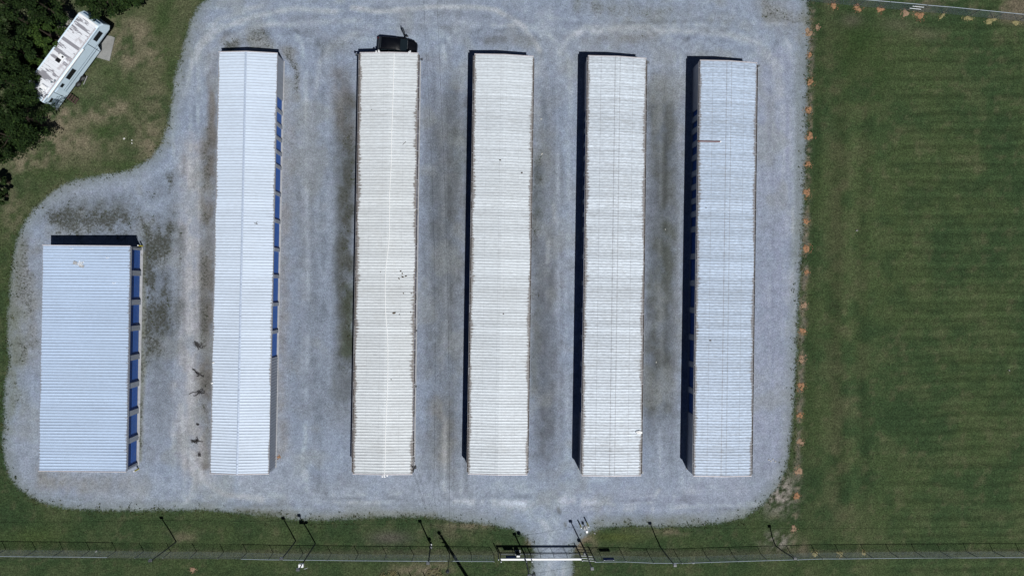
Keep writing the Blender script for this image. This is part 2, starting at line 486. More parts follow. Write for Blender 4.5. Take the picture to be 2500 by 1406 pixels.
def grass_col(px, py):
    n1 = fbm(px / 150, py / 150, 3); n2 = fbm(px / 45, py / 45, 11); n3 = fbm(px / 16, py / 16, 23)
    n4 = fbm(px / 7, py / 7, 29, 2)
    c = np.tile(np.array([(0.0275, 0.049, 0.0205)]), (px.size, 1))
    c = lerp(c, sstep(0.38, 0.62, n1) * 0.8, (0.040, 0.060, 0.0245))
    c = lerp(c, sstep(0.52, 0.72, n2) * 0.6, (0.050, 0.066, 0.031))
    c = lerp(c, sstep(0.58, 0.78, n3) * 0.45, (0.075, 0.078, 0.045))
    c = lerp(c, sstep(0.48, 0.25, n2) * 0.45, (0.017, 0.036, 0.016))
    # rough lawn round the trailer
    A = sstep(520, 440, px) * sstep(520, 430, py)
    m = A * sstep(0.36, 0.58, n2 * 0.6 + n3 * 0.4)
    c = lerp(c, A * 0.5, (0.050, 0.068, 0.031))
    c = lerp(c, m * 0.42, (0.105, 0.105, 0.066))
    for x, y, rx, ry, s in ((345, 85, 30, 22, .8), (370, 130, 32, 30, .7), (318, 150, 22, 24, .8), (335, 60, 40, 18, .5), (240, 285, 45, 25, .8),
                            (140, 300, 40, 28, 1), (200, 350, 60, 30, .7), (110, 355, 45, 30, 1), (365, 345, 30, 40, .8), (300, 262, 30, 18, .7), (60, 400, 60, 25, .8),
                            (380, 250, 25, 60, .35), (30, 520, 30, 50, .5), (285, 110, 30, 40, .6), (150, 275, 30, 12, 1)):
        c = lerp(c, blob(px, py, x, y, rx, ry) * s * sstep(0.3, 0.6, n3), (0.165, 0.145, 0.105))
    for x, y, rx, ry, s in ((265, 175, 30, 22, .7), (300, 215, 35, 25, .6), (250, 320, 30, 25, .8), (390, 60, 30, 60, .6), (420, 190, 18, 90, .5),
                            (130, 425, 80, 14, .6), (300, 405, 60, 12, .6)):
        c = lerp(c, blob(px, py, x, y, rx, ry) * s, (0.033, 0.058, 0.020))
    for x, y, rx, ry in ((165, 60, 20, 26), (155, 90, 22, 18), (175, 85, 16, 30)):
        c = lerp(c, blob(px, py, x, y, rx, ry) * 1.3, (0.20, 0.205, 0.19))
    for x, y, rx, ry in ((140, 30, 14, 16), (135, 100, 9, 16)):
        c = lerp(c, blob(px, py, x, y, rx, ry) * 1.2, (0.20, 0.105, 0.06))
    # mown field to the right: passes, mower bands
    Bm = sstep(1985, 2080, px)
    wv = np.sin(py / 21.0 * 2 * math.pi + 2.2 * n1 * 3 + (px - 2300) / 210) * 0.5 + np.sin(py / 43.0 * 2 * math.pi + n2 * 4) * 0.35
    k = 1 + Bm * sstep(2120, 2240, px) * wv * 0.27 * sstep(0.2, 0.6, n1 + 0.15)
    c = c * k[:, None]
    for xx, wd, s in ((2048, 16, -.22), (2080, 18, .18), (2012, 14, .12), (2108, 14, -.16), (2140, 20, .07)):
        c = c * (1 + s * np.exp(-((px - xx - 6 * np.sin(py / 160)) / wd) ** 2) * sstep(150, 350, py) * sstep(1330, 1150, py))[:, None]
    c = lerp(c, Bm * sstep(2150, 1990, px) * sstep(0.35, 0.6, n2) * 0.65, (0.074, 0.074, 0.044))
    c = lerp(c, blob(px, py, 2085, 110, 55, 85) * 0.75, (0.022, 0.042, 0.013))
    c = lerp(c, blob(px, py, 2150, 190, 22, 90) * 0.5, (0.024, 0.045, 0.015))
    c = lerp(c, blob(px, py, 2080, 50, 26, 16) * 0.6, (0.075, 0.07, 0.055))
    c = lerp(c, blob(px, py, 2190, 60, 40, 16) * 0.5, (0.09, 0.09, 0.06))
    c = lerp(c, blob(px, py, 2260, 85, 40, 14) * 0.5, (0.10, 0.095, 0.065))
    top = sstep(44, 14, py - (px - 2235) * 0.11) * sstep(1985, 2020, px)
    c = lerp(c, top * sstep(0.35, 0.62, n2) * 0.75, (0.12, 0.10, 0.075))
    # bare soil strip where the old fence stood
    sd = dist_poly(px, py, [(1984, -20), (1980, 60), (1978, 200), (1976, 330), (1970, 480), (1966, 640), (1958, 800), (1953, 950), (1950, 1080), (1946, 1200), (1936, 1310), (1930, 1340)])
    c = lerp(c, sstep(11, 3, sd + (n3 - .5) * 22 + (n4 - .5) * 10) * 0.7 * sstep(.32, .6, n2 * .5 + n4 * .5) * sstep(1330, 1200, py), (0.13, 0.118, 0.105))
    c = c * (1 + .09 * Bm)[:, None] * np.array([[1.03, 1.0, .98]])
    c = lerp(c, sstep(16, 4, sd + (n3 - .5) * 18) * sstep(.56, .72, n4) * .45, (.17, .14, .095))
    c = lerp(c, sstep(16, 8, np.abs(sd - 20) + (n3 - .5) * 10) * 0.3, (0.025, 0.042, 0.016))
    # rubble corner bottom right
    rb = np.maximum(blob(px, py, 1905, 1205, 32, 45, .4), blob(px, py, 1895, 1320, 30, 18))
    c = lerp(c, rb * sstep(0.42, 0.62, n4 * .6 + n3 * .4) * 1.1, (0.22, 0.20, 0.18))
    c = lerp(c, rb * sstep(0.5, 0.35, n4) * 0.9, (0.03, 0.035, 0.02))
    # strip by the road fence
    c = lerp(c, sstep(14, 5, np.abs(py - 1352 + (n3 - .5) * 10)) * 0.4, (0.085, 0.08, 0.06))
    c = lerp(c, blob(px, py, 950, 1312, 48, 16) * 0.8, (0.075, 0.068, 0.06))
    for x, y, rx, ry, s in ((1020, 1392, 60, 14, .8), (1070, 1385, 30, 20, .7), (1430, 1318, 22, 22, 1.), (1412, 1330, 14, 14, 1.), (1300, 1322, 14, 14, .9),
                            (440, 1312, 34, 12, .6), (1960, 1335, 16, 20, .6), (1640, 1298, 60, 8, .5), (1150, 1283, 70, 7, .7), (1085, 1300, 60, 18, .3)):
        c = lerp(c, blob(px, py, x, y, rx, ry) * s * sstep(.25, .6, n3), (0.15, 0.125, 0.09))
    c = lerp(c, blob(px, py, 1500, 1310, 60, 12) * .7, (0.060, 0.075, 0.022))
    c = lerp(c, blob(px, py, 540, 1275, 500, 9) * .5, (0.024, 0.044, 0.018))
    c = lerp(c, blob(px, py, 90, 1310, 70, 25) * .5, (0.047, 0.066, 0.02))
    return np.clip(c, 0.008, 1)

def gravel_fields(px, py):
    n1 = fbm(px / 160, py / 160, 41); n2 = fbm(px / 50, py / 50, 52); n3 = fbm(px / 18, py / 18, 61)
    n4 = fbm(px / 26, py / 40, 67)
    ns = fbm(px / 14, py / 120, 71)           # drawn out along the lanes
    base = np.array([(0.252, 0.287, 0.352)])
    c = np.tile(base, (px.size, 1))
    weed = np.zeros(px.size)
    c = lerp(c, sstep(0.4, 0.65, n1) * 0.6, (0.262, 0.285, 0.325))
    c = lerp(c, sstep(0.55, 0.75, n2) * 0.4, (0.225, 0.240, 0.265))
    c *= (1 + (n3 - .5) * 0.22 + (ns - .5) * 0.16)[:, None]
    def stroke(pts, w, soft, col, s, wd=0.0, j=1.0):
        nonlocal c, weed
        d = dist_poly(px, py, pts) + (n2 - .5) * soft * 1.4 * j + (n3 - .5) * soft * 0.9 * j
        m = sstep(w + soft * 1.5, max(w - soft * .7, 0), d)
        c = lerp(c, m * s * ((0.55 + 0.75 * sstep(.3, .65, n4)) if w > 6 else .85), col)
        weed = np.maximum(weed, m * wd * (0.45 + 0.9 * sstep(.32, .62, n4 * .6 + n2 * .4)))
    D = (0.135, 0.145, 0.150); DG = (0.10, 0.115, 0.095); P = (0.33, 0.36, 0.41); T = (0.335, 0.335, 0.355); W = (0.21, 0.21, 0.205)
    # lane west of the second building: worn pale strip, weeds on both sides
    stroke([(470, 360), (460, 520), (462, 700), (465, 850), (458, 1000), (462, 1090), (490, 1160)], 20, 22, T, .9)
    stroke([(506, 330), (508, 520), (500, 760), (500, 1000)], 10, 16, (.2, .195, .19), .85, .55)
    stroke([(520, 140), (515, 500), (508, 900), (500, 1140)], 9, 8, (.17, .16, .155), .75, .3)
    stroke([(380, 560), (375, 640), (385, 760), (378, 850)], 34, 30, D, .65, .75)
    stroke([(150, 545), (230, 530), (330, 560), (390, 590)], 28, 30, D, .6, .85)
    stroke([(420, 430), (425, 520), (405, 600), (400, 640)], 9, 14, D, .6, .8)
    stroke([(440, 560), (437, 700), (434, 800)], 5, 10, D, .6, .8)
    stroke([(370, 470), (300, 500), (180, 490)], 12, 22, D, .35, .5)
    stroke([(60, 620), (55, 760), (60, 860)], 26, 24, W, .6, .55)
    stroke([(40, 780), (40, 1000)], 14, 20, (.19, .205, .19), .6, .5)
    stroke([(350, 620), (347, 900), (340, 1120)], 5, 5, (.19, .19, .15), .8, .7)
    stroke([(110, 1170), (200, 1190), (330, 1185)], 16, 20, (.23, .225, .215), .6, .3)
    stroke([(480, 1010), (478, 1130)], 14, 12, (.30, .295, .30), .5, .35)
    stroke([(440, 990), (452, 1090), (480, 1145), (500, 1175), (545, 1205), (640, 1220)], 4, 6, (.37, .385, .42), 1., 0, .5)
    # around the north ends
    stroke([(560, 110), (600, 88), (640, 78)], 10, 16, D, .55, .9)
    stroke([(550, 100), (660, 112), (710, 130)], 8, 12, W, .5, .5)
    stroke([(700, 130), (725, 170), (727, 240)], 5, 8, W, .6, .7)
    # second lane
    stroke([(690, 200), (700, 420), (690, 700), (688, 900), (690, 1100)], 10, 14, (.25, .245, .25), .6, .1)
    stroke([(745, 300), (760, 600), (745, 900)], 8, 30, W, .35, .2)
    stroke([(790, 300), (790, 600), (785, 900), (770, 1100)], 22, 26, (.275, .31, .37), .7)
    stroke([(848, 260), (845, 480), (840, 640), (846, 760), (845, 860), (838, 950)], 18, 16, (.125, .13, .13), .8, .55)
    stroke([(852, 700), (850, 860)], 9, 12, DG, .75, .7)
    stroke([(830, 180), (848, 330)], 14, 18, (.19, .185, .19), .6, .15)
    # third lane
    stroke([(1050, 150), (1060, 400), (1050, 700), (1040, 900)], 16, 30, (.235, .255, .30), .5)
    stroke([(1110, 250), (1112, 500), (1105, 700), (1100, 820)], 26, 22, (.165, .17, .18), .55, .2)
    stroke([(1040, 420), (1070, 640), (1060, 900)], 26, 26, (.195, .215, .245), .5)
    stroke([(1115, 330), (1120, 420)], 8, 12, DG, .5, .5)
    stroke([(1092, 300), (1100, 1180)], 26, 20, (.19, .20, .215), .45, .15)
    stroke([(1080, 990), (1075, 1130)], 14, 22, (.30, .295, .285), .6)
    # fourth lane
    stroke([(1318, 380), (1312, 500), (1308, 620), (1306, 720)], 12, 12, D, .7, .5)
    stroke([(1316, 400), (1318, 520)], 7, 10, (.10, .11, .115), .7, .5)
    stroke([(1345, 330), (1350, 500), (1340, 700)], 12, 20, (.255, .275, .305), .6)
    stroke([(1310, 170), (1312, 290)], 9, 10, (.33, .35, .375), .7)
    stroke([(1330, 600), (1340, 900), (1330, 1100)], 24, 24, (.195, .205, .235), .6, .1)
    stroke([(1310, 760), (1300, 950)], 9, 12, (.17, .18, .18), .6, .35)
    stroke([(1338, 590), (1337, 640)], 2, 4, (.40, .42, .44), .8)
    stroke([(1352, 500), (1354, 540)], 2, 4, (.40, .42, .44), .6)
    # fifth lane
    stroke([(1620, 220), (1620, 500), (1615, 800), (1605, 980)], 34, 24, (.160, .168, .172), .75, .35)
    stroke([(1590, 450), (1592, 560)], 8, 14, (.22, .24, .29), .7)
    stroke([(1660, 200), (1655, 600), (1648, 1000)], 7, 8, (.24, .255, .285), .5)
    stroke([(1625, 560), (1630, 600), (1615, 700)], 14, 18, (.125, .135, .12), .5, .35)
    # east lane: cleaner, lavender tone, grassy rim
    stroke([(1905, 170), (1905, 500), (1895, 800), (1880, 1130)], 42, 20, (.275, .295, .365), .7)
    stroke([(1945, 130), (1946, 400), (1940, 640)], 5, 12, (.20, .225, .225), .6, .35)
    # south court
    stroke([(250, 1215), (560, 1200), (900, 1210), (1200, 1215)], 22, 30, (.295, .32, .36), .5)
    stroke([(1250, 1200), (1340, 1240), (1350, 1330), (1350, 1406)], 24, 24, (.30, .335, .39), .7)
    stroke([(1400, 1225), (1600, 1215), (1800, 1200)], 20, 24, (.285, .305, .365), .7)
    stroke([(1460, 1270), (1600, 1276), (1700, 1272)], 8, 12, (.20, .21, .20), .6, .6)
    stroke([(580, 1246), (640, 1252), (720, 1258)], 5, 8, (.17, .165, .15), .6, .9)
    stroke([(760, 1262), (900, 1257), (1060, 1257)], 4, 8, (.23, .23, .215), .6, .6)
    stroke([(1362, 1240), (1366, 1250)], 2, 4, (.12, .12, .11), .8, .8)
    stroke([(1379, 1276), (1381, 1284)], 2, 3, (.12, .12, .11), .8, .8)
    # north court: turning tracks
    stroke([(470, 160), (490, 110), (540, 70), (620, 40), (720, 22), (820, 30)], 4, 6, (.36, .39, .44), .8, 0, .5)
    stroke([(450, 230), (470, 140), (530, 50), (640, 15)], 4, 7, (.35, .38, .43), .65, 0, .5)
    stroke([(500, 180), (520, 130), (570, 90), (650, 62), (760, 55), (880, 50)], 4, 6, (.34, .37, .42), .6, 0, .5)
    stroke([(770, 230), (782, 150), (815, 105), (870, 82)], 4, 6, (.36, .385, .43), .6, 0, .5)
    stroke([(790, 190), (800, 130), (840, 95), (900, 70)], 6, 10, P, .5)
    stroke([(860, 20), (920, 28), (985, 24), (1060, 18), (1150, 18), (1210, 25), (1265, 55), (1300, 95), (1318, 125)], 3.5, 5, (.40, .425, .47), 1., 0, .4)
    stroke([(1325, 150), (1340, 260), (1345, 420)], 4, 7, (.33, .355, .40), .6)
    stroke([(1120, 22), (1180, 22)], 3, 6, (.36, .385, .43), .5)
    stroke([(1370, 130), (1385, 92), (1430, 70), (1530, 66), (1640, 74), (1760, 80), (1850, 105)], 5, 8, (.35, .375, .42), .8, 0, .5)
    stroke([(1860, 120), (1890, 150), (1905, 230)], 6, 9, (.33, .345, .38), .6)
    stroke([(1330, 40), (1360, 120), (1380, 170)], 14, 16, P, .4)
    stroke([(1420, 15), (1520, 30), (1640, 40), (1780, 55)], 12, 20, (.20, .21, .205), .5, .45)
    stroke([(1470, 95), (1540, 95), (1590, 85)], 9, 14, (.18, .18, .185), .55, .4)
    stroke([(1190, 100), (1270, 95), (1290, 105)], 9, 12, (.17, .175, .185), .55, .35)
    stroke([(1880, 30), (1950, 60)], 22, 26, (.22, .22, .21), .6, .5)
    stroke([(860, 100), (800, 120)], 10, 20, (.20, .21, .205), .4, .4)
    stroke([(1150, 40), (1230, 60)], 16, 22, (.23, .25, .29), .4)
    stroke([(425, 300), (430, 240), (445, 180)], 10, 12, (.28, .31, .36), .5)
    stroke([(130, 470), (250, 455), (350, 430)], 10, 14, (.275, .30, .35), .6)
    # broad, darker middles of the lanes
    nl = fbm(px / 60, py / 260, 95, 3)
    for xa, xb, y0, y1, wd_, amt in ((402, 392, 620, 1080, 34, .16), (770, 752, 320, 1080, 62, .10), (846, 838, 180, 1040, 24, .20), (1092, 1078, 170, 1130, 44, .27),
                                     (1340, 1332, 190, 1130, 34, .24), (1618, 1606, 200, 1080, 38, .34), (505, 498, 300, 1080, 18, .16)):
        xm = xa + (xb - xa) * (py - y0) / (y1 - y0)
        m = np.exp(-(np.abs(px - xm + (n2 - .5) * 26) / wd_) ** 2.6) * sstep(y0 - 60, y0 + 90, py) * sstep(y1 + 70, y1 - 90, py)
        c = c * (1 - amt * m * (0.55 + .9 * sstep(.3, .7, nl)))[:, None]
        c = lerp(c, m * amt * .7, (.17, .178, .185))
    # worn wheel tracks: down the lanes and round the ends of the buildings
    rr = random.Random(5)
    tracks = []
    for lane, spread in ((440, 22), (760, 45), (1075, 36), (1348, 32), (1628, 28), (1902, 30)):
        for k in range(7):
            x = lane + rr.uniform(-spread, spread)
            pts = [(x + rr.uniform(-6, 6), y) for y in range(170, 1200, 170)]
            d = rr.choice((-1, 1)); R_ = rr.uniform(50, 110)
            top = [(x + d * R_ * (1 - math.cos(a)), 140 - R_ * math.sin(a) * rr.uniform(.85, 1.1)) for a in (.25, .6, .95, 1.3, 1.57)]
            top.append((x + d * (R_ + rr.uniform(90, 300)), top[-1][1] + rr.uniform(-14, 14)))
            d = rr.choice((-1, 1)); R_ = rr.uniform(30, 60)
            bot = [(x + d * R_ * (1 - math.cos(a)), 1180 + R_ * math.sin(a)) for a in (.3, .7, 1.1, 1.5)]
            bot.append((x + d * (R_ + rr.uniform(80, 300)), bot[-1][1] + rr.uniform(-10, 10)))
            tracks.append(list(reversed(top)) + pts + bot)
    for k in range(6):
        R_ = rr.uniform(60, 200)
        tracks.append([(1350 + rr.uniform(-25, 25), 1400), (1350 + rr.uniform(-20, 20), 1300), (1350 + (-1) ** k * R_ * .35, 1250), (1350 + (-1) ** k * R_, 1218), (1350 + (-1) ** k * (R_ + 260), 1210 + rr.uniform(-20, 20))])
    for pts in tracks:
        for off in (0, 34):
            d = dist_poly(px, py, [(x + off, y + off * .2) for x, y in pts]) + (n3 - .5) * 6
            m = np.exp(-(d / rr.uniform(3.5, 6.5)) ** 2) * sstep(.3, .6, n4)
            a = rr.choice((-.14, -.09, .07, .11, .15))
            c = c * (1 + a * m)[:, None]
            weed = weed * (1 - .25 * m)
    c = (c - 0.26) * np.array([[1.12, 1.12, 1.15]]) + 0.26
    n5 = fbm(px / 9, py / 9, 83, 3); n6 = fbm(px / 70, py / 70, 87, 3)
    c = c * (1 + (n5 - .5) * .22 + (n6 - .5) * .20)[:, None]
    c = np.where(c > .36, .36 + (c - .36) * .6, c)
    c = lerp(c, sstep(.55, .75, n6) * .45, (.225, .235, .235))
    c = c * np.array([[0.935, 0.97, 1.0]])
    return np.clip(c, .03, 1), np.clip(weed, 0, 1)

# ------------------------------------------------------------------ ground materials
def grass_nodes(t, colsock, p):
    a = t.noise(7.0, 7, 0.72, p)
    b = t.noise(1.6, 4, 0.6, p)
    mp = t.n('ShaderNodeMapping'); mp.inputs['Scale'].default_value = (16, 16, 1)
    t.l(p, mp.inputs['Vector'])
    d = t.noise(1.0, 3, 0.7, mp.outputs[0])
    f = t.math('MULTIPLY', t.ramp(a, 0.30, 0.70, 0.30, 1.75), t.ramp(b, 0.3, 0.7, 0.82, 1.2))
    f = t.math('MULTIPLY', f, t.ramp(d, 0.3, 0.7, 0.65, 1.4))
    e = t.noise(4.4, 3, 0.7, p)
    f = t.math('MULTIPLY', f, t.ramp(e, 0.3, 0.7, 0.68, 1.34))
    c = t.scale_col(colsock, f)
    dry = t.noise(4.2, 6, 0.75, p)
    c = t.mix(t.ramp(dry, 0.60, 0.76, 0, 0.33), c, (0.115, 0.108, 0.066))
    return c, a

t = NT('mown_grass')
p = t.pos()
gc, gh = grass_nodes(t, t.attr('Col').outputs['Color'], p)
t.bump(gh, 0.8, 0.06)
MAT['grass'] = t.out(gc, 0.95, 0, 0.1)

t = NT('limestone_gravel')
p = t.pos()
col = t.attr('Col').outputs['Color']
weed = t.attr('weed').outputs['Fac']
edge = t.attr('edge').outputs['Fac']
vo = t.n('ShaderNodeTexVoronoi'); vo.inputs['Scale'].default_value = 16.0
t.l(p, vo.inputs['Vector'])
sepc = t.n('ShaderNodeSeparateColor'); t.l(vo.outputs['Color'], sepc.inputs[0])
g1 = t.noise(9.0, 6, 0.75, p)
g2 = t.noise(1.1, 5, 0.65, p)
f = t.math('MULTIPLY', t.ramp(sepc.outputs[0], 0, 1, 0.80, 1.22), t.ramp(g1, 0.3, 0.7, 0.72, 1.27))
f = t.math('MULTIPLY', f, t.ramp(g2, 0.3, 0.7, 0.88, 1.12))
gr_ = t.noise(4.6, 3, 0.7, p)
f = t.math('MULTIPLY', f, t.ramp(gr_, 0.32, 0.68, 0.85, 1.14))
mo_ = t.noise(1.7, 8, 0.80, p)
f = t.math('MULTIPLY', f, t.ramp(mo_, 0.34, 0.52, 0.83, 1.02))
c = t.scale_col(col, f)
hue = t.noise(2.3, 4, 0.6, p)
c = t.mix(t.ramp(hue, 0.52, 0.7, 0, 0.35), c, t.mix(1.0, c, (0.93, 1.0, 0.90), 'MULTIPLY'))
hue2 = t.noise(0.9, 3, 0.6, t.coord('Object'))
c = t.mix(t.ramp(hue2, 0.5, 0.7, 0, 0.5), c, t.mix(1.0, c, (1.03, 0.985, 1.03), 'MULTIPLY'))
wnz = t.noise(3.6, 9, 0.80, p)
wm = t.ramp(t.math('ADD', wnz, t.math('MULTIPLY', weed, 0.22)), 0.63, 0.74, 0, 0.85)
c = t.mix(wm, c, (0.045, 0.048, 0.038))
spk = t.noise(7.0, 3, 0.8, p)
c = t.mix(t.ramp(spk, 0.72, 0.78, 0, 0.5), c, (0.05, 0.052, 0.05))
wh = t.n('ShaderNodeTexVoronoi'); wh.inputs['Scale'].default_value = 1.3
t.l(p, wh.inputs['Vector'])
c = t.mix(t.ramp(wh.outputs['Distance'], 0.035, 0.02, 0, 0.6), c, (0.55, 0.56, 0.58))
gg, gh = grass_nodes(t, t.attr('GCol').outputs['Color'], p)
en = t.noise(5.5, 8, 0.78, p)
en2 = t.noise(0.8, 3, 0.6, p)
ee = t.math('ADD', edge, t.math('MULTIPLY', t.math('SUBTRACT', en, 0.5), 1.9))
ee = t.math('ADD', ee, t.math('MULTIPLY', t.math('SUBTRACT', en2, 0.5), 0.7))
# thin dusty rim where grass creeps in, then solid turf
c = t.mix(t.ramp(ee, 1.5, 0.2, 0, 0.45), c, (0.13, 0.15, 0.11))
c = t.mix(t.ramp(ee, 0.22, -0.18, 0, 1), c, gg)
t.bump(t.math('ADD', g1, t.math('MULTIPLY', sepc.outputs[1], 0.4)), 0.5, 0.03)
MAT['gravel'] = t.out(c, 0.95, 0, 0.15)

def grid_mesh(name, xs, ys, z, mat, keep=None, attrs=None, zfun=None):
    nx, ny = len(xs), len(ys)
    X, Y = np.meshgrid(xs, ys)
    X, Y = X.ravel(), Y.ravel()
    Z = np.full(X.shape, z)
    if zfun is not None: Z = Z + zfun(X, Y)
    idx = np.arange(nx * ny).reshape(ny, nx)
    f = np.stack([idx[:-1, :-1], idx[:-1, 1:], idx[1:, 1:], idx[1:, :-1]], -1).reshape(-1, 4)
    if keep is not None:
        k = keep(X, Y)
        f = f[k[f].all(1)]
        used = np.unique(f)
        remap = np.full(nx * ny, -1); remap[used] = np.arange(used.size)
        f = remap[f]; X, Y, Z = X[used], Y[used], Z[used]
    me = bpy.data.meshes.new(name)
    me.vertices.add(X.size)
    me.vertices.foreach_set('co', np.stack([X, Y, Z], -1).ravel())
    me.loops.add(f.size)
    me.loops.foreach_set('vertex_index', f.ravel().astype(np.int32))
    me.polygons.add(len(f))
    me.polygons.foreach_set('loop_start', np.arange(0, f.size, 4, dtype=np.int32))
    me.update(calc_edges=True)
    me.materials.append(mat)
    for nm, val in attrs(X, Y).items():
        if val.ndim == 2:
            a = me.attributes.new(nm, 'FLOAT_COLOR', 'POINT')
            a.data.foreach_set('color', np.concatenate([val, np.ones((len(val), 1))], 1).ravel())
        else:
            a = me.attributes.new(nm, 'FLOAT', 'POINT')
            a.data.foreach_set('value', val.astype(np.float32))
    return me

far = np.array([70, 85, 110, 150, 220, 400, 900, 2500, 6000.])
xs = np.concatenate([-far[::-1] - 2, np.arange(-64, 68.1, 0.3), far + 2])
ys = np.concatenate([-far[::-1] + 25, np.arange(-38, 38.1, 0.3), far - 25])
def g_attrs(X, Y):
    px, py = to_px(np.clip(X, -66, 70), np.clip(Y, -40, 40))
    return {'Col': grass_col(px, py)}
ground = add_obj('grass_ground', grid_mesh('grass_ground', xs, ys, 0.0, MAT['grass'], attrs=g_attrs,
                 zfun=lambda X, Y: (fbm(X / 3, Y / 3, 91, 3) - 1.0) * 0.03))
setp(ground, 'mown green and brown grass around the gravel lot', 'grass', kind='structure')

SC = H / F * 1.0
def lot_sd(X, Y):
    px, py = to_px(X, Y)
    d = dist_poly(px, py, LOT, True) * SC
    return np.where(inside(px, py, LOT), d, -d)
def lot_attrs(X, Y):
    px, py = to_px(X, Y)
    c, w = gravel_fields(px, py)
    return {'Col': c, 'weed': w, 'edge': lot_sd(X, Y), 'GCol': grass_col(px, py)}
lot = add_obj('gravel_lot', grid_mesh('gravel_lot', np.arange(-53, 38.5, 0.18), np.arange(-35, 36, 0.18), 0.008, MAT['gravel'],
              keep=lambda X, Y: lot_sd(X, Y) > -1.1, attrs=lot_attrs))
setp(lot, 'pale grey gravel yard between the storage buildings and the gate', 'gravel', kind='structure')

# ------------------------------------------------------------------ storage buildings
def roof_mesh(P, zf, length, width, mat, ridge=0.5, rib_h=0.052, rib_w=0.048):
    """P(u, v) -> xy; zf(u) roof height; closed sheet with raised ribs across the slope"""
    us = [0.0, ridge, 1.0]
    vs_, hs = [0.0], [0.0]
    n = int(length / RIB)
    off = (length - (n - 1) * RIB) / 2
    for i in range(n):
        c = off + i * RIB
        vs_ += [c - rib_w, c - 0.02, c + 0.02, c + rib_w]
        hs += [0, rib_h, rib_h, 0]
    vs_.append(length); hs.append(0)
    V, Fc, UV = [], [], []
    for v, h in zip(vs_, hs):
        for u in us:
            x, y = P(u, v / length)
            V.append((x, y, zf(u) + h)); UV.append((u * width, v - off + 30.5))
    nt = len(V)
    for v, h in zip(vs_, hs):
        for u in us:
            x, y = P(u, v / length)
            V.append((x, y, zf(u) - 0.05)); UV.append((u * width, v - off + 30.5))
    m = len(vs_)
    for i in range(m - 1):
        for j in range(2):
            a = i * 3 + j
            Fc.append((a, a + 3, a + 4, a + 1))
            Fc.append((nt + a, nt + a + 1, nt + a + 4, nt + a + 3))
        for j in (0, 2):
            a = i * 3 + j
            Fc.append((a, nt + a, nt + a + 3, a + 3) if j == 0 else (a, a + 3, nt + a + 3, nt + a))
    for i in (0, m - 1):
        for j in range(2):
            a = i * 3 + j
            Fc.append((a, a + 1, nt + a + 1, nt + a))
    me = bpy.data.meshes.new('roof')
    me.from_pydata(V, [], Fc)
    uvl = me.uv_layers.new(name='UVMap')
    li = np.empty(len(me.loops), dtype=np.int32); me.loops.foreach_get('vertex_index', li)
    uvl.data.foreach_set('uv', np.array(UV)[li].ravel())
    a = me.attributes.new('rw', 'FLOAT', 'POINT')
    a.data.foreach_set('value', np.full(len(V), width, dtype=np.float32))
    bm = bmesh.new(); bm.from_mesh(me); bmesh.ops.recalc_face_normals(bm, faces=bm.faces); bm.to_mesh(me); bm.free()
    me.materials.append(mat)
    return me

# one roller door and one post, shared: 1 m wide, scaled along the wall
db = MB()
prof = []
z = 0.0
nb = 9
for i in range(nb):
    z0 = 2.1 * i / nb
    prof += [(0.0, z0 + 0.005), (0.0, z0 + 0.16), (0.022, z0 + 0.175), (0.022, z0 + 0.218)]
prof.append((0.0, 2.1))
b0 = len(db.v)
for x in (-0.5, 0.5):
    for d, zz in prof: db.v.append((x, d, zz))
m = len(prof)
for i in range(m - 1): db.f.append((i, i + 1, m + i + 1, m + i))
b1 = len(db.v)
db.v += [(-0.5, -0.03, 0.005), (0.5, -0.03, 0.005), (0.5, -0.03, 2.1), (-0.5, -0.03, 2.1)]
db.f.append((b1, b1 + 3, b1 + 2, b1 + 1))
DOOR_ME = db.mesh('door', MAT['door'])
LATCH_ME = MB().box((0.0, 0.03, 0.95), (0.12, 0.03, 0.06)).mesh('latch', MAT['galv'])
POST_ME = MB().box((0, 0, 1.05), (1, 1, 2.1)).mesh('door_post', MAT['wall'])

def ribbed_panel(mb, A, d, n, t0, t1, z0, z1):
    """sheet wall with vertical ribs from t0 to t1 along d, ribs proud along n"""
    pr = [(t0, 0)]
    k = max(int((t1 - t0) / RIB), 1)
    o = (t1 - t0 - (k - 1) * RIB) / 2
    for i in range(k):
        c = t0 + o + i * RIB
        pr += [(c - .05, 0), (c - .025, .035), (c + .025, .035), (c + .05, 0)]
    pr.append((t1, 0))
    b = len(mb.v)
    for t_, h in pr:
        q = A + d * t_ + n * h
        mb.v += [(q.x, q.y, z0), (q.x, q.y, z1)]
    for i in range(len(pr) - 1):
        a = b + 2 * i
        mb.f.append((a, a + 2, a + 3, a + 1))
    # back face and ends give it thickness
    e = len(mb.v)
    for t_ in (t0, t1):
        q = A + d * t_ - n * 0.06
        mb.v += [(q.x, q.y, z0), (q.x, q.y, z1)]
    mb.f += [(e, e + 1, e + 3, e + 2), (b, b + 1, e + 1, e), (b + 2 * len(pr) - 2, e + 2, e + 3, b + 2 * len(pr) - 1)]

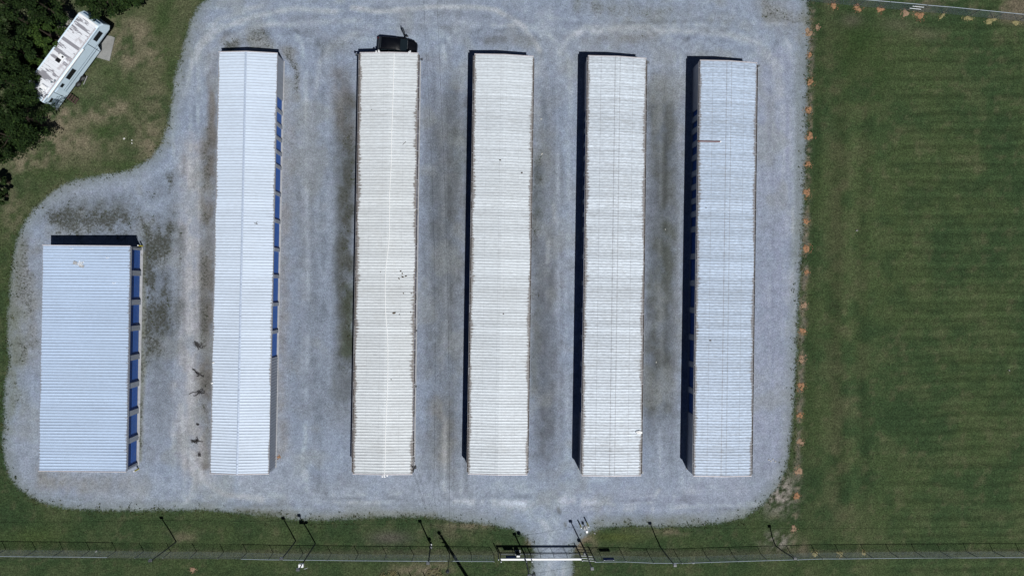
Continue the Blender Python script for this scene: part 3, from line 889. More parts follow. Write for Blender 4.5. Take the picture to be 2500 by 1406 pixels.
def storage(label, corners, zl, zr, zridge, mat, doorsL=None, doorsR=None, recess=0.08, over=0.06, gut=(0, 0),
            ridge_u=0.5, cap=None, wallmat='wall', endmat='trim'):
    TL, TR, BL, BR = corners
    pTL, pBL = G(*TL, zl), G(*BL, zl)
    pTR, pBR = G(*TR, zr), G(*BR, zr)
    cen = (pTL + pTR + pBL + pBR) / 4
    org = Vector((cen.x, cen.y, 0))
    root = thing('storage_building', label, 'building', org, 0)
    off = (org.x, org.y, 0)
    c2 = lambda p: Vector((p.x, p.y))
    a, b, c, d = c2(pTL), c2(pTR), c2(pBL), c2(pBR)
    width = ((b - a).length + (d - c).length) / 2
    length = ((c - a).length + (d - b).length) / 2
    gl, gr = gut
    def Pq(u, v):
        q = (a * (1 - u) + b * u) * (1 - v) + (c * (1 - u) + d * u) * v
        return q
    ul, ur = gl / width, 1 - gr / width
    def P(u, v):
        q = Pq(ul + (ur - ul) * u, v)
        return q.x - org.x, q.y - org.y
    def zf(u):
        if zridge is None: return zl + (zr - zl) * u
        return zl + (zridge - zl) * u / ridge_u if u <= ridge_u else zridge + (zr - zridge) * (u - ridge_u) / (1 - ridge_u)
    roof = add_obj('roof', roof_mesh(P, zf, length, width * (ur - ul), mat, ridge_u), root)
    if cap:
        mb = MB()
        n = 40
        for i in range(n):
            v0, v1 = i / n + .0004, (i + 1) / n - .0004
            for s in (-1, 1):
                q = [Pq(ul + (ur - ul) * ridge_u, v) for v in (v0, v1)]
                w_ = [Pq(ul + (ur - ul) * ridge_u + s * 0.11 / width, v) for v in (v0, v1)]
                e = len(mb.v)
                zr_ = zridge + .062; ze = zridge + .045
                mb.v += [(q[0].x, q[0].y, zr_), (q[1].x, q[1].y, zr_), (w_[1].x, w_[1].y, ze), (w_[0].x, w_[0].y, ze)]
                mb.f.append((e, e + 1, e + 2, e + 3))
        mb.build('ridge_cap', cap, roof, off)
    # end walls and gable trim
    iu = (over + .03) / width
    for v, nm in ((0.0, -1), (1.0, 1)):
        vi = 0.05 / length if v == 0 else 1 - 0.05 / length
        vo = 0.15 / length if v == 0 else 1 - 0.15 / length
        us = [ul + iu, ul + (ur - ul) * ridge_u, ur - iu]
        zz = [zf(0), zf(ridge_u), zf(1)]
        mb = MB()
        e = len(mb.v)
        for vv in (vi, vo):
            for u_ in (us[0], us[2]):
                q = Pq(u_, vv); mb.v.append((q.x, q.y, 0.05))
            for u_, z_ in zip(reversed(us), reversed(zz)):
                q = Pq(u_, vv); mb.v.append((q.x, q.y, z_ - .06))
        mb.f += [(0, 1, 2, 3, 4), (9, 8, 7, 6, 5), (0, 5, 6, 1), (1, 6, 7, 2), (2, 7, 8, 3), (3, 8, 9, 4), (4, 9, 5, 0)]
        mb.build('end_wall', MAT[endmat], root, off)
        tb = MB()
        for k in range(2):
            u0, u1 = (ul, ul + (ur - ul) * ridge_u) if k == 0 else (ul + (ur - ul) * ridge_u, ur)
            q0, q1 = Pq(u0, v), Pq(u1, v)
            dv = (c - a).normalized() * (0.035 if v == 0 else -0.035)
            z0_, z1_ = (zz[0], zz[1]) if k == 0 else (zz[1], zz[2])
            tb.beam((q0.x + dv.x, q0.y + dv.y, z0_ + .0), (q1.x + dv.x, q1.y + dv.y, z1_ + .0), 0.085, 0.13)
        tb.build('gable_trim', MAT[endmat], roof, off)
    # long walls
    for side, spec in (('L', doorsL), ('R', doorsR)):
        uu = ul + over / width if side == 'L' else ur - over / width
        A2, B2 = Pq(uu, 0.06 / length), Pq(uu, 1 - 0.06 / length)
        dv = (B2 - A2); L = dv.length; dv = dv.normalized()
        n = Vector((-dv.y, dv.x))
        if (n.dot(Pq(0.5, .5) - A2) > 0): n = -n
        zt = (zf(0) if side == 'L' else zf(1)) - .06
        ang = math.atan2(dv.y, dv.x)
        wm = MB()
        if not spec:
            ribbed_panel(wm, A2, dv, n, 0, L, 0.05, zt)
            wm.build('wall', MAT[wallmat], root, off)
            continue
        ops = sorted(spec(A2, dv, L))
        # solid stretches at the ends
        t = 0.0
        s0, s1 = ops[0][0], ops[-1][1]
        if s0 > .02: ribbed_panel(wm, A2, dv, n, 0, s0, .05, zt)
        if L - s1 > .02: ribbed_panel(wm, A2, dv, n, s1, L, .05, zt)
        # header over the doors
        q = A2 + dv * (s0 + s1) / 2 - n * .04
        wm.box((q.x, q.y, (2.12 + zt) / 2), (s1 - s0, .10, zt - 2.12), ang)
        wm.build('wall', MAT[wallmat], root, off)
        prev = None
        for k, (t0, t1) in enumerate(ops):
            q = A2 + dv * (t0 + t1) / 2 - n * recess
            fl = ang if n.dot(Vector((-math.sin(ang), math.cos(ang)))) > 0 else ang + math.pi
            dd = add_obj('door', DOOR_ME, root, (q.x - org.x, q.y - org.y, .06), (0, 0, fl), (t1 - t0 + .02, 1, 2.06 / 2.1))
            if prev is not None and t0 - prev > .02:
                q = A2 + dv * (t0 + prev) / 2 - n * (recess * .5 - .005)
                add_obj('door_post', POST_ME, root, (q.x - org.x, q.y - org.y, .05), (0, 0, ang), (t0 - prev, recess + .05, 2.07 / 2.1))
            prev = t1
    # concrete floor slab, proud of the walls
    mb = MB()
    e1, e2 = .05 / width, .06 / length
    q = [Pq(ul - (e1 if doorsL else -0.03 / width), e2), Pq(ur + (e1 if doorsR else -.03 / width), e2),
         Pq(ur + (e1 if doorsR else -.03 / width), 1 - e2), Pq(ul - (e1 if doorsL else -.03 / width), 1 - e2)]
    mb.prism([(p.x, p.y) for p in q], -0.05, 0.05)
    mb.build('floor_slab', MAT['concrete'], root, off)
    # gutters
    rr = random.Random(int(cen.x * 10))
    for side, g in (('L', gl), ('R', gr)):
        if not g: continue
        u0, u1 = (0.0, ul) if side == 'L' else (1.0, ur)
        ze = zf(0) if side == 'L' else zf(1)
        o0, o1 = Pq(u0, .004), Pq(u0, .996)
        i0, i1 = Pq(u1, .004), Pq(u1, .996)
        gm = MB()
        m0, m1 = (o0 + i0) / 2, (o1 + i1) / 2
        gm.beam((m0.x, m0.y, ze - .15), (m1.x, m1.y, ze - .15), g - .006, .02)
        go = gm.build('gutter', MAT['gutter'], root, off)
        lip = MB()
        sg = -1 if side == 'L' else 1
        lip.beam((o0.x, o0.y, ze - .075), (o1.x, o1.y, ze - .075), .016, .13)
        lip.build('gutter_lip', MAT['gutter_lip'], go, off)
        sl = MB()
        nseg = 60
        for k in range(nseg):
            if rr.random() < .2: continue
            p0, p1 = m0 + (m1 - m0) * (k + .02) / nseg, m0 + (m1 - m0) * (k + .98) / nseg
            sl.beam((p0.x, p0.y, ze - .125), (p1.x, p1.y, ze - .125), g - .03, rr.uniform(.02, .05))
        setp(sl.build('gutter_silt', MAT['silt'], go, off), kind='stuff')
        k = rr.uniform(.3, .8); Lg = (o1 - o0).length
        dvec = (o1 - o0).normalized(); out = (o0 - i0).normalized()
        while k < Lg - .3:
            q = o0 + dvec * k
            sb = MB(); e = q - out * .30
            sb.beam((q.x, q.y, ze + .012), (e.x, e.y, ze + .055), .05, .012)
            sb.build('gutter_strap', MAT['gutter_lip'], go, off)
            k += rr.choice((1.25, 1.55, 1.85, 2.1))
    return root, Pq, zf, (ul, ur), length, width, org

def doors_at(points, post, ends, z=1.1):
    """boundaries along the wall given as survey points (x, y); post = clear width between doors"""
    def f(A, d, L):
        ts = []
        for x, y in points:
            g = G(x, y, z)
            ts.append(max(.1, min(L - .1, (Vector((g.x, g.y)) - A).dot(d))))
        out = []
        for i in range(len(ts) - 1):
            out.append((ts[i] + (post / 2 if i else ends), ts[i + 1] - (post / 2 if i < len(ts) - 2 else ends)))
        return out
    return f
def doors_even(n0, start, pitch, post):
    return lambda A, d, L: [(start + i * pitch + post / 2, start + (i + 1) * pitch - post / 2) for i in range(n0) if start + (i + 1) * pitch < L - .1]

B1 = storage('short wide blue-white ribbed storage building with eight large blue doors, at far left',
             ((104, 598), (320, 600), (94, 1150), (310, 1152)), 2.35, 2.6, None, ROOF[0],
             doorsR=doors_at([(333, y) for y in (606, 667, 738, 801, 872, 939, 1006, 1072, 1139)], .55, .2), recess=.13, over=.10, gut=(0, .05), wallmat='wall')
yb2 = [240, 273, 307, 340, 374, 408, 474, 541, 610, 675, 743, 810, 873]
B2 = storage('long clean white ribbed storage building with blue doors along its right wall',
             ((534, 127), (678, 130), (512, 1156), (657, 1157)), 2.45, 2.45, 2.80, ROOF[1], cap=MAT['ridge'],
             doorsR=doors_at([(683 - 18 * (y - 130) / 1026, y) for y in yb2], .36, .05), recess=.10, over=.05, ridge_u=.48)
B3 = storage('long cream-white storage building with a white cable along its roof and a dark car behind',
             ((875.5, 129), (1025, 130), (858, 1157), (1010, 1158)), 2.45, 2.45, 2.66, ROOF[2],
             doorsL=doors_even(14, 1.2, 3.12, .4), doorsR=doors_even(14, 1.2, 3.12, .4), gut=(.13, .13), wallmat='wall_light')
B4 = storage('long chalky white storage building, fourth from the left, with a wide shadow along its left',
             ((1155.5, 132), (1305, 138), (1139.5, 1157), (1290, 1159)), 2.45, 2.45, 2.68, ROOF[3],
             doorsL=doors_even(14, 1.2, 3.12, .4), doorsR=doors_even(14, 1.2, 3.12, .4), gut=(.13, .11), wallmat='wall_light')
yb6 = [265, 290, 319, 352, 385, 424, 457, 491, 523, 560, 626, 691, 757, 823, 889, 953, 1013]
B5 = storage('long streaked pale storage building with a white bag on its lower right eave',
             ((1433, 136), (1581, 143), (1417.5, 1161), (1568, 1161)), 2.50, 2.50, 2.74, ROOF[4],
             doorsL=doors_at([(1425 - 14 * (y - 140) / 1020, y) for y in yb6], .5, .2), doorsR=doors_even(14, 1.2, 3.12, .4), gut=(.11, .13), wallmat='wall_light')
B6 = storage('rightmost long blue-grey storage building with a brown pipe lying on its roof',
             ((1706, 147), (1851, 154), (1690.5, 1162), (1837.5, 1162)), 2.55, 2.55, 2.80, ROOF[5],
             doorsL=doors_at([(1698 - 14 * (y - 147) / 1013, y) for y in yb6], .62, .2), gut=(.11, .13), wallmat='wall_light', recess=.12)

def on_roof(B, x, y, dz=.05):
    """point on the roof plane of building B above survey point"""
    root, Pq, zf, (ul, ur), length, width, org = B
    zz = 2.6
    for _ in range(4):
        g = G(x, y, zz)
        best = None
        a, b = Pq(ul, 0), Pq(ur, 0)
        c = Pq(ul, 1)
        v = (Vector((g.x, g.y)) - a).dot(c - a) / (c - a).length_squared
        l, r = Pq(ul, v), Pq(ur, v)
        u = (Vector((g.x, g.y)) - l).dot(r - l) / (r - l).length_squared
        zz = zf(max(0, min(1, u))) + dz
    g = G(x, y, zz)
    return g

# fittings fixed to the third building
def fix(B, name, mb, mat):
    return mb.build(name, mat, B[0], (B[6].x, B[6].y, 0))
for x, y in ((918, 127.5), (924, 125.5), (926, 128.5), (998, 129.5), (1001, 127.5)):
    p = G(x, y, 2.62)
    mb = MB().lathe(p, (0.1, .8, -.6), [(-.10, .05), (0, .07), (.10, .10), (.13, .085)], 10)
    fix(B3, 'floodlight', mb, MAT['white'])
for x, y in ((933, 1162), (938, 1160.5), (939, 1162.5), (945, 1160)):
    p = G(x, y, 2.58)
    mb = MB().lathe(p, (0.1, -.8, -.6), [(-.10, .05), (0, .07), (.10, .10), (.13, .085)], 10)
    fix(B3, 'floodlight', mb, MAT['white'])
for x, y, s in ((871, 134.5, -1), (1029, 145.5, 1), (1015.5, 807, 1), (1014.5, 943, 1)):
    p = G(x, y, 2.0)
    fix(B3, 'wall_lamp', MB().box((p.x - s * .15, p.y, 2.05), (.34, .10, .10)).box((p.x + s * .05, p.y, 2.0), (.16, .22, .16)), MAT['pole'])
p = G(1007, 1141, 2.9); q = G(1013, 1148, 2.6)
fix(B3, 'service_mast', MB().tube([(q.x - .12, q.y + .05, .6), (q.x - .12, q.y + .05, 3.1), (q.x - .3, q.y + .25, 3.25)], .045, 8)
    .box((q.x - .10, q.y + .05, 1.5), (.28, .22, .45)), MAT['black'])
MAST = Vector((q.x - .3, q.y + .25, 3.25))
for B, x, y in ((B5, 1583, 152.5), (B6, 1852.5, 161), (B4, 1291.5, 1145), (B5, 1568.5, 1153)):
    p = G(x, y, 2.2)
    fix(B, 'wall_lamp', MB().box((p.x - .12, p.y, 2.25), (.30, .09, .09)).box((p.x + .03, p.y, 2.2), (.15, .2, .15)), MAT['galv_dark'])

# ------------------------------------------------------------------ things lying on the roofs
cab_px = [(962, 131), (961, 180), (958.5, 260), (956, 330), (955, 400), (951, 470), (951, 560), (948.5, 600), (942, 650), (940, 700), (941, 760),
          (946, 820), (947, 870), (946.5, 930), (943, 1010), (941, 1060), (940.5, 1120), (938.5, 1160)]
pts = [on_roof(B3, x, y, .075) for x, y in cab_px]
fine = []
for a, b in zip(pts[:-1], pts[1:]):
    for k in range(4): fine.append(a.lerp(b, k / 4))
fine.append(pts[-1])
o = MB().tube(fine, .033, 6).build('roof_cable', MAT['cloth'])
setp(o, 'thin white cable wandering down the middle of the cream roof', 'cable')
a, b = on_roof(B6, 1704, 345, .09), on_roof(B6, 1758, 346, .09)
o = MB().tube([a, a.lerp(b, .5), b], .065, 10).build('pipe', MAT['brown'])
setp(o, 'brown rusty pipe lying across the left half of the rightmost roof', 'pipe')
c = on_roof(B6, 1759, 346, .08)
o = MB().box(c, (.18, .14, .10), .2).build('block', MAT['cloth'], bevel=.02)
setp(o, 'small white block at the end of the brown pipe on the roof', 'block')
def rag(name, c, sx, sy, mat, seed, label, cat, h=.05, rz=0.0, group=None):
    rr = random.Random(seed)
    mb = MB(); n = 14
    rings = [(0.0, h), (.5, h * .9), (.85, h * .5), (1.0, 0.0)]
    for k, (r, z) in enumerate(rings):
        for i in range(n):
            a = 2 * math.pi * i / n
            j = rr.uniform(.75, 1.15)
            x, y = math.cos(a) * r * sx * j, math.sin(a) * r * sy * j
            x, y = x * math.cos(rz) - y * math.sin(rz), x * math.sin(rz) + y * math.cos(rz)
            mb.v.append((c[0] + x, c[1] + y, c[2] + z + rr.uniform(-.3, .3) * h * (r < 1)))
    for k in range(3):
        for i in range(n):
            j = (i + 1) % n
            mb.f.append((k * n + i, (k + 1) * n + i, (k + 1) * n + j, k * n + j))
    mb.f.append(tuple(3 * n + i for i in reversed(range(n))))
    o = mb.build(name, MAT[mat] if isinstance(mat, str) else mat, smooth=True)
    return setp(o, label, cat, group)
rag('plastic_bag', on_roof(B5, 1560, 1055, .09), .42, .22, 'cloth', 1, 'bright white plastic bag on the right eave of the streaked roof', 'bag', .12)
# torn felt with white tape on the short roof
tb = thing('torn_sheet', 'torn grey sheet with white tape on the short blue-white roof', 'sheet', on_roof(B1, 192, 645, .045))
tt = random.Random(3)
for dx, dy, sx, sy, m_ in ((-.35, .12, .42, .34, 'concrete'), (.3, -.2, .5, .3, 'concrete')):
    mb = MB().box((dx, dy, .015), (sx, sy, .02), -.35)
    mb.build('felt', MAT[m_], tb)
for dx, dy, L_, a in ((.05, .12, .55, 1.2), (.2, .05, .5, 1.15), (.35, 0, .45, 1.2), (.2, .1, .6, .1), (.15, -.1, .55, .0), (.45, .15, .3, 1.0)):
    MB().box((dx, dy, .04), (L_, .05, .012), a).build('tape', MAT['cloth'], tb)
for i, (x, y, lab) in enumerate(((175, 608, 'white scrap near the upper edge of the short blue-white roof'),
                                 (262, 630, 'white scrap right of the torn sheet on the short roof'), (278, 692, 'white scrap below the other scraps on the short roof'))):
    c = on_roof(B1, x, y, .05)
    o = MB().beam(c + Vector((-.16, .1, 0)), c + Vector((.02, -.03, 0)), .04, .01).beam(c + Vector((.0, -.03, .012)), c + Vector((.22, .10, .012)), .03, .01).build('scrap', MAT['cloth'])
    setp(o, lab, 'scrap')
o = MB()
c = on_roof(B2, 625, 546, .06)
o.tube([c + Vector((-.2, .05, 0)), c, c + Vector((.12, .2, 0))], .025, 5).tube([c, c + Vector((.16, -.06, 0))], .03, 5)
setp(o.build('twig', MAT['leaf_litter']), 'small dark forked twig on the clean white roof', 'twig')
for x, y, lab in ((521, 885, 'upper white scrap caught on the left eave of the clean white roof'), (518, 935, 'lower white scrap caught on the left eave of the clean white roof')):
    rag('scrap', on_roof(B2, x, y, .05), .17, .09, 'cloth', int(y), lab, 'scrap', .08, .3)
a = on_roof(B3, 983, 354, .06); b = on_roof(B3, 991, 346, .06)
setp(MB().tube([a, b], .02, 5).build('stick', MAT['leaf_litter']), 'thin dark stick lying on the upper cream roof', 'stick')
k = 0
for x, y, s in ((978, 662, .12), (982, 668, .11), (974, 680, .12), (983, 676, .14), (991, 674, .12), (929, 664, .07), (985, 716, .10), (1004, 716, .10),
                (962, 764, .20), (975, 768, .09), (1003, 762, .10), (955, 926, .08), (907, 268, .07)):
    k += 1
    rag('dead_leaves', on_roof(B3, x, y, .045), s, s * .55, 'leaf_litter', 40 + k, 'brown dead leaves scattered on the cream roof', 'leaves', .03, .7 * k, 'leaves on the cream roof')
for x, y, s, lab in ((1221, 391, .11, 'dark scrap high on the chalky white roof near its centre'), (1274, 422, .11, 'dark scrap on the chalky white roof near its right side'),
                     (1229, 766, .09, 'dark scrap low on the chalky white roof')):
    rag('scrap', on_roof(B4, x, y, .045), s, s * .7, 'hole', int(x), lab, 'scrap', .05)
rag('dead_leaf', on_roof(B6, 1734, 831, .045), .16, .07, 'leaf_litter', 77, 'single dark leaf on the lower rightmost roof', 'leaf', .03)
rag('dead_leaf', on_roof(B6, 1724, 507, .045), .14, .05, 'leaf_litter', 78, 'single dark leaf halfway down the rightmost roof', 'leaf', .03)

# ------------------------------------------------------------------ trailer
pr0 = G(142, 267, .55); pr1 = G(255.5, 112.6, .55)
ex = Vector((pr1.x - pr0.x, pr1.y - pr0.y)); ex.normalize()
RVA = math.atan2(ex.y, ex.x)
rv = thing('travel_trailer', 'white fifth-wheel travel trailer with peeling roof beside the dark trees', 'trailer', (pr0.x, pr0.y, 0), RVA)
def rvl(x, y, z):
    g = G(x, y, z) - Vector((pr0.x, pr0.y, 0))
    return g.x * ex.x + g.y * ex.y, -g.x * ex.y + g.y * ex.x, z
W = 2.45
ZT = 3.2
body = MB().extr_y([(0.0, .55), (7.75, .55), (8.05, 1.42), (10.15, 1.42), (10.5, 1.75), (10.2, 2.75), (9.75, ZT), (.12, ZT), (0.0, ZT - .12)], 0, W)
body.build('body', MAT['rvwall'], rv, bevel=.09)
t = NT('peeling_roof_coating')
p = t.coord('Object')
mp = t.n('ShaderNodeMapping'); mp.inputs['Scale'].default_value = (1.5, .42, 1)
t.l(p, mp.inputs['Vector'])
n = t.noise(1.0, 5, 0.6, mp.outputs[0])
sx = t.n('ShaderNodeSeparateXYZ'); t.l(p, sx.inputs[0])
cell = t.math('FLOOR', t.math('DIVIDE', sx.outputs[0], .34))
wnz = t.n('ShaderNodeTexWhiteNoise', noise_dimensions='1D'); t.l(cell, wnz.inputs['W'])
fr = t.math('ADD', n, t.math('MULTIPLY', t.math('SUBTRACT', wnz.outputs[0], .5), .24))
fr = t.math('ADD', fr, t.math('MULTIPLY', t.ramp(sx.outputs[0], 4.5, 9.3, 0, 1), .10))
c = t.mix(t.ramp(fr, .572, .597, 0, 1), (.70, .73, .78), (.25, .25, .28))
n2 = t.noise(.9, 3, .5, p)
c = t.mix(t.ramp(n2, .60, .68, 0, .8), c, (.42, .40, .43))
n3 = t.noise(14, 4, .7, p)
c = t.scale_col(c, t.ramp(n3, .3, .7, .88, 1.1))
jo = t.math('FRACT', t.math('DIVIDE', sx.outputs[0], .34))
c = t.mix(t.ramp(t.math('ABSOLUTE', t.math('SUBTRACT', jo, .5)), .455, .485, 0, .5), c, (.22, .22, .24))
MAT['rvroof'] = t.out(c, .8, 0, .2)
MB().box((4.95, W / 2 - .02, ZT + .012), (9.1, 2.05, .03)).build('roof_membrane', MAT['rvroof'], rv)
MB().box((4.75, .10, ZT + .01), (9.3, .13, .035)).build('roof_edge_trim', MAT['trim'], rv)
MB().box((9.62, W / 2, ZT + .012), (.24, W - .2, .035)).build('front_cap', MAT['white'], rv)
def win(px, py, z, w, h, nm='window', mat='rvglass', lab=None):
    x, y, _ = rvl(px, py, z)
    o = MB().box((x, -.012, z), (w, .03, h)).build('window_frame' if nm == 'window' else nm, MAT['rvtrim'], rv, bevel=.01)
    MB().box((x, -.018, z), (w - .07, .03, h - .07)).build('pane', MAT[mat], o, bevel=.012)
    return x
win(237, 88, 2.35, 1.15, .72)
win(178, 185, 2.25, 1.25, .72)
win(155, 211.5, 2.3, .46, .46)
win(130, 248.5, 2.35, .5, .36)
# entry door and trims
xd = rvl(152, 228, 1.6)[0]
d_ = MB().box((xd, -.012, 1.62), (.68, .025, 1.85)).build('door', MAT['rvwall'], rv, bevel=.01)
MB().box((xd - .26, -.035, 1.5), (.05, .04, .14)).build('handle', MAT['black'], d_)
for z, th in ((2.98, .03), (1.62, .03), (1.30, .03), (1.22, .02)):
    MB().box((3.95 if z < 1.5 else 4.9, -.012, z), (7.6 if z < 1.5 else 9.5, .02, th)).build('side_stripe', MAT['rvtrim'], rv)
for x in (rvl(225, 115, 2.0)[0], rvl(147, 234, 2.0)[0]):
    MB().box((x, -.02, 1.85), (.055, .03, 2.3)).build('seam_trim', MAT['rvtrim'], rv)
MB().box((3.8, -.05, 3.02), (6.2, .11, .11)).build('awning_roll', MAT['white'], rv)
for xc in (rvl(200, 191, .36)[0], rvl(189.5, 205, .36)[0]):
    for yy, s in ((-.07, -1), (W + .07, 1)):
        ty = MB().lathe((xc, yy, .37), (0, s, 0), [(-.2, .30), (-.17, .36), (0, .37), (.03, .34)], 20).build('wheel', MAT['tyre'], rv)
        MB().lathe((xc, yy, .37), (0, s, 0), [(-.05, .21), (.035, .21), (.045, .17), (.02, .12), (.05, .06), (.055, .03)], 16).build('rim', MAT['rim'], ty)
MB().box((3.9, W / 2, .47), (7.2, 1.7, .16)).build('chassis', MAT['black'], rv)
MB().box((8.9, W / 2, 1.34), (1.9, 1.2, .12)).build('gooseneck_frame', MAT['black'], rv)
MB().tube([(9.3, W / 2, 1.3), (9.3, W / 2, .85)], .09, 10).build('kingpin', MAT['black'], rv)
for yy in (.35, W - .35):
    MB().tube([(7.5, yy, .55), (7.5, yy, .05)], .05, 8).box((7.5, yy, .03), (.25, .25, .04)).build('landing_leg', MAT['black'], rv)
# angled front window
fw = MB()
def fpt(s, y): return (10.5 - .30 * s + .012, y, 1.75 + 1.0 * s)
fw.v += [fpt(.15, .25), fpt(.15, W - .25), fpt(.9, W - .25), fpt(.9, .25)]
fw.v += [(x - .03, y, z) for x, y, z in fw.v]
fw.f += [(0, 1, 2, 3), (7, 6, 5, 4), (0, 4, 5, 1), (1, 5, 6, 2), (2, 6, 7, 3), (3, 7, 4, 0)]
fo = fw.build('front_window', MAT['rvblue'], rv)
up = MB()
def upt(s, y): return (10.2 - .45 * s + .006, y, 2.75 + .45 * s + .01)
up.v += [upt(.12, .2), upt(.12, W - .2), upt(.5, W - .2), upt(.5, .2)]
up.v += [(x - .02, y, z - .02) for x, y, z in up.v]
up.f += list(fw.f)
up.build('front_stripe', MAT['rvblue'], rv)
# roof air conditioners, vents
ax_, ay_, _ = rvl(146, 145, ZT + .2)
ac = MB().box((ax_ + .1, ay_, ZT + .14), (1.0, .72, .26), 0, .86).build('air_conditioner', MAT['white'], rv, bevel=.05)
MB().box((ax_ - .18, ay_ + .02, ZT + .275), (.42, .5, .03)).build('grille', MAT['black'], ac)
MB().box((ax_ + .35, ay_ - .15, ZT + .275), (.18, .2, .02)).build('grille', MAT['black'], ac)
ax_, ay_, _ = rvl(103, 217, ZT + .2)
ac = MB().box((ax_, ay_, ZT + .13), (.95, .72, .24), 0, .86).build('air_conditioner', MAT['white'], rv, bevel=.05)
MB().box((ax_ - .1, ay_ + .02, ZT + .255), (.12, .3, .02)).build('grille', MAT['rvtrim'], ac)
for px, py in ((135, 198), (127, 202)):
    x, y, _ = rvl(px, py, ZT)
    MB().lathe((x, y, ZT + .02), (0, 0, 1), [(0, .09), (.12, .09), (.14, .05)], 10).build('roof_vent', MAT['rvtrim'], rv)
# rear ladder, bumper, lamps
ld = MB()
for yy in (1.35, 1.75):
    ld.tube([(-.12, yy, .8), (-.12, yy, ZT + .12), (.35, yy, ZT + .14), (.45, yy, ZT + .02)], .02, 6)
for z in (.95, 1.3, 1.65, 2.0, 2.35, 2.7, 3.05):
    ld.tube([(-.12, 1.35, z), (-.12, 1.75, z)], .016, 6)
ld.build('ladder', MAT['white'], rv)
MB().box((-.12, W / 2, .52), (.12, W - .1, .12)).build('bumper', MAT['galv_dark'], rv)
for yy in (.18, W - .18):
    MB().box((-.015, yy, 1.0), (.04, .16, .3)).build('tail_lamp', MAT['red'], rv)
sx_, sy_, _ = rvl(186, 222, .3)
stp = thing('entry_steps', 'dark brown wooden steps standing at the trailer door', 'steps',
            (pr0.x + ex.x * xd + ex.y * .45, pr0.y + ex.y * xd - ex.x * .45, 0), RVA)
for k in range(4):
    MB().box((0, .30 - .21 * k, .56 - .14 * k), (.66, .15, .04)).build('tread', MAT['timber'], stp)
for s in (-1, 1):
    MB().beam((s * .31, .40, .52), (s * .31, -.42, .0 + .06), .05, .12).build('stringer', MAT['timber'], stp)
a, b = G(204, 207, .1), G(213, 186, .1)
setp(MB().beam(a, b, .09, .05).build('board', MAT['old_concrete']), 'pale board lying in the grass by the trailer wheels', 'board')
o = MB().prism([tuple(G(x, y)[:2]) for x, y in ((250, 86), (271.5, 89), (281, 93), (267.7, 150), (236, 141))], -.02, .07).build('concrete_slab', MAT['old_concrete'])
setp(o, 'pale concrete slab under the front of the white trailer', 'slab')

# ------------------------------------------------------------------ car
c0 = G(970, 113.5, .9)
CARA = R(-4.2)
car = thing('parked_car', 'black car with its driver door open, parked behind the cream-roofed building', 'car', (c0.x, c0.y, 0), CARA)
def loft(stations, prof):
    """stations: x -> scale dict; prof(x) -> list of (y, z) from right sill over the top to left sill"""
    mb = MB(); rows = []
    for x in stations:
        pr = prof(x)
        b = len(mb.v)
        mb.v += [(x, y, z) for y, z in pr]
        rows.append((b, len(pr)))
    for (b, n_), (b2, _) in zip(rows[:-1], rows[1:]):
        for i in range(n_ - 1):
            mb.f.append((b + i, b + i + 1, b2 + i + 1, b2 + i))
    for b, n_ in (rows[0], rows[-1]):
        mb.f.append(tuple(b + i for i in range(n_)))
    # floor
    mb.f.append(tuple([b for b, n_ in rows] + [b + n_ - 1 for b, n_ in reversed(rows)]))
    return mb
XS = [-2.16, -2.12, -1.95, -1.6, -1.0, -.3, .4, .95, 1.3, 1.6, 1.85, 2.02, 2.11, 2.14]
HW = [.66, .78, .87, .905, .91, .91, .905, .90, .885, .85, .78, .68, .56, .46]
TOP = [.90, .98, 1.02, 1.02, 1.02, 1.02, 1.03, 1.06, 1.03, .98, .92, .86, .78, .70]
def cprof(x):
    w = float(np.interp(x, XS, HW)); tp = float(np.interp(x, XS, TOP))
    pts = [(w * .94, .26), (w, .42), (w * 1.0, .72), (w * .975, tp - .12), (w * .90, tp - .03), (w * .6, tp), (0, tp + .02)]
    return [(-y, z) for y, z in pts] + [(y, z) for y, z in reversed(pts[:-1])]
bo = loft(XS, cprof).build('body', MAT['carpaint'], car, smooth=True)
GX = [-2.02, -1.85, -1.6, -.9, -.1, .35, .75, 1.12]
def gprof(x):
    tp = float(np.interp(x, GX, [1.06, 1.45, 1.66, 1.70, 1.69, 1.64, 1.36, 1.07]))
    w1 = .84; k = min(1, max(0, (tp - 1.0) / .68))
    wt = w1 - .20 * k
    pts = [(w1, .99), (w1 - .10 * k, 1.0 + (tp - 1.0) * .5), (wt, tp - .06 * k), (wt - .08, tp - .012), (0, tp + .01)]
    return [(-y, z) for y, z in pts] + [(y, z) for y, z in reversed(pts[:-1])]
loft(GX, gprof).build('cabin', MAT['carpaint'], car, smooth=True)
def patch(name, quad, mat, parent, t_=.012):
    mb = MB(); q = [Vector(v) for v in quad]
    n = (q[1] - q[0]).cross(q[3] - q[0]).normalized()
    for s in (0, 1):
        mb.v += [tuple(v + n * t_ * s) for v in q]
    mb.f += [(3, 2, 1, 0), (4, 5, 6, 7), (0, 1, 5, 4), (1, 2, 6, 5), (2, 3, 7, 6), (3, 0, 4, 7)]
    return mb.build(name, mat, parent)
patch('windshield', [(1.10, -.74, 1.105), (1.10, .74, 1.105), (.40, .60, 1.645), (.40, -.60, 1.645)], MAT['carglass'], car)
patch('rear_window', [(-2.02, .70, 1.13), (-2.02, -.70, 1.13), (-1.66, -.55, 1.63), (-1.66, .55, 1.63)], MAT['carglass'], car)
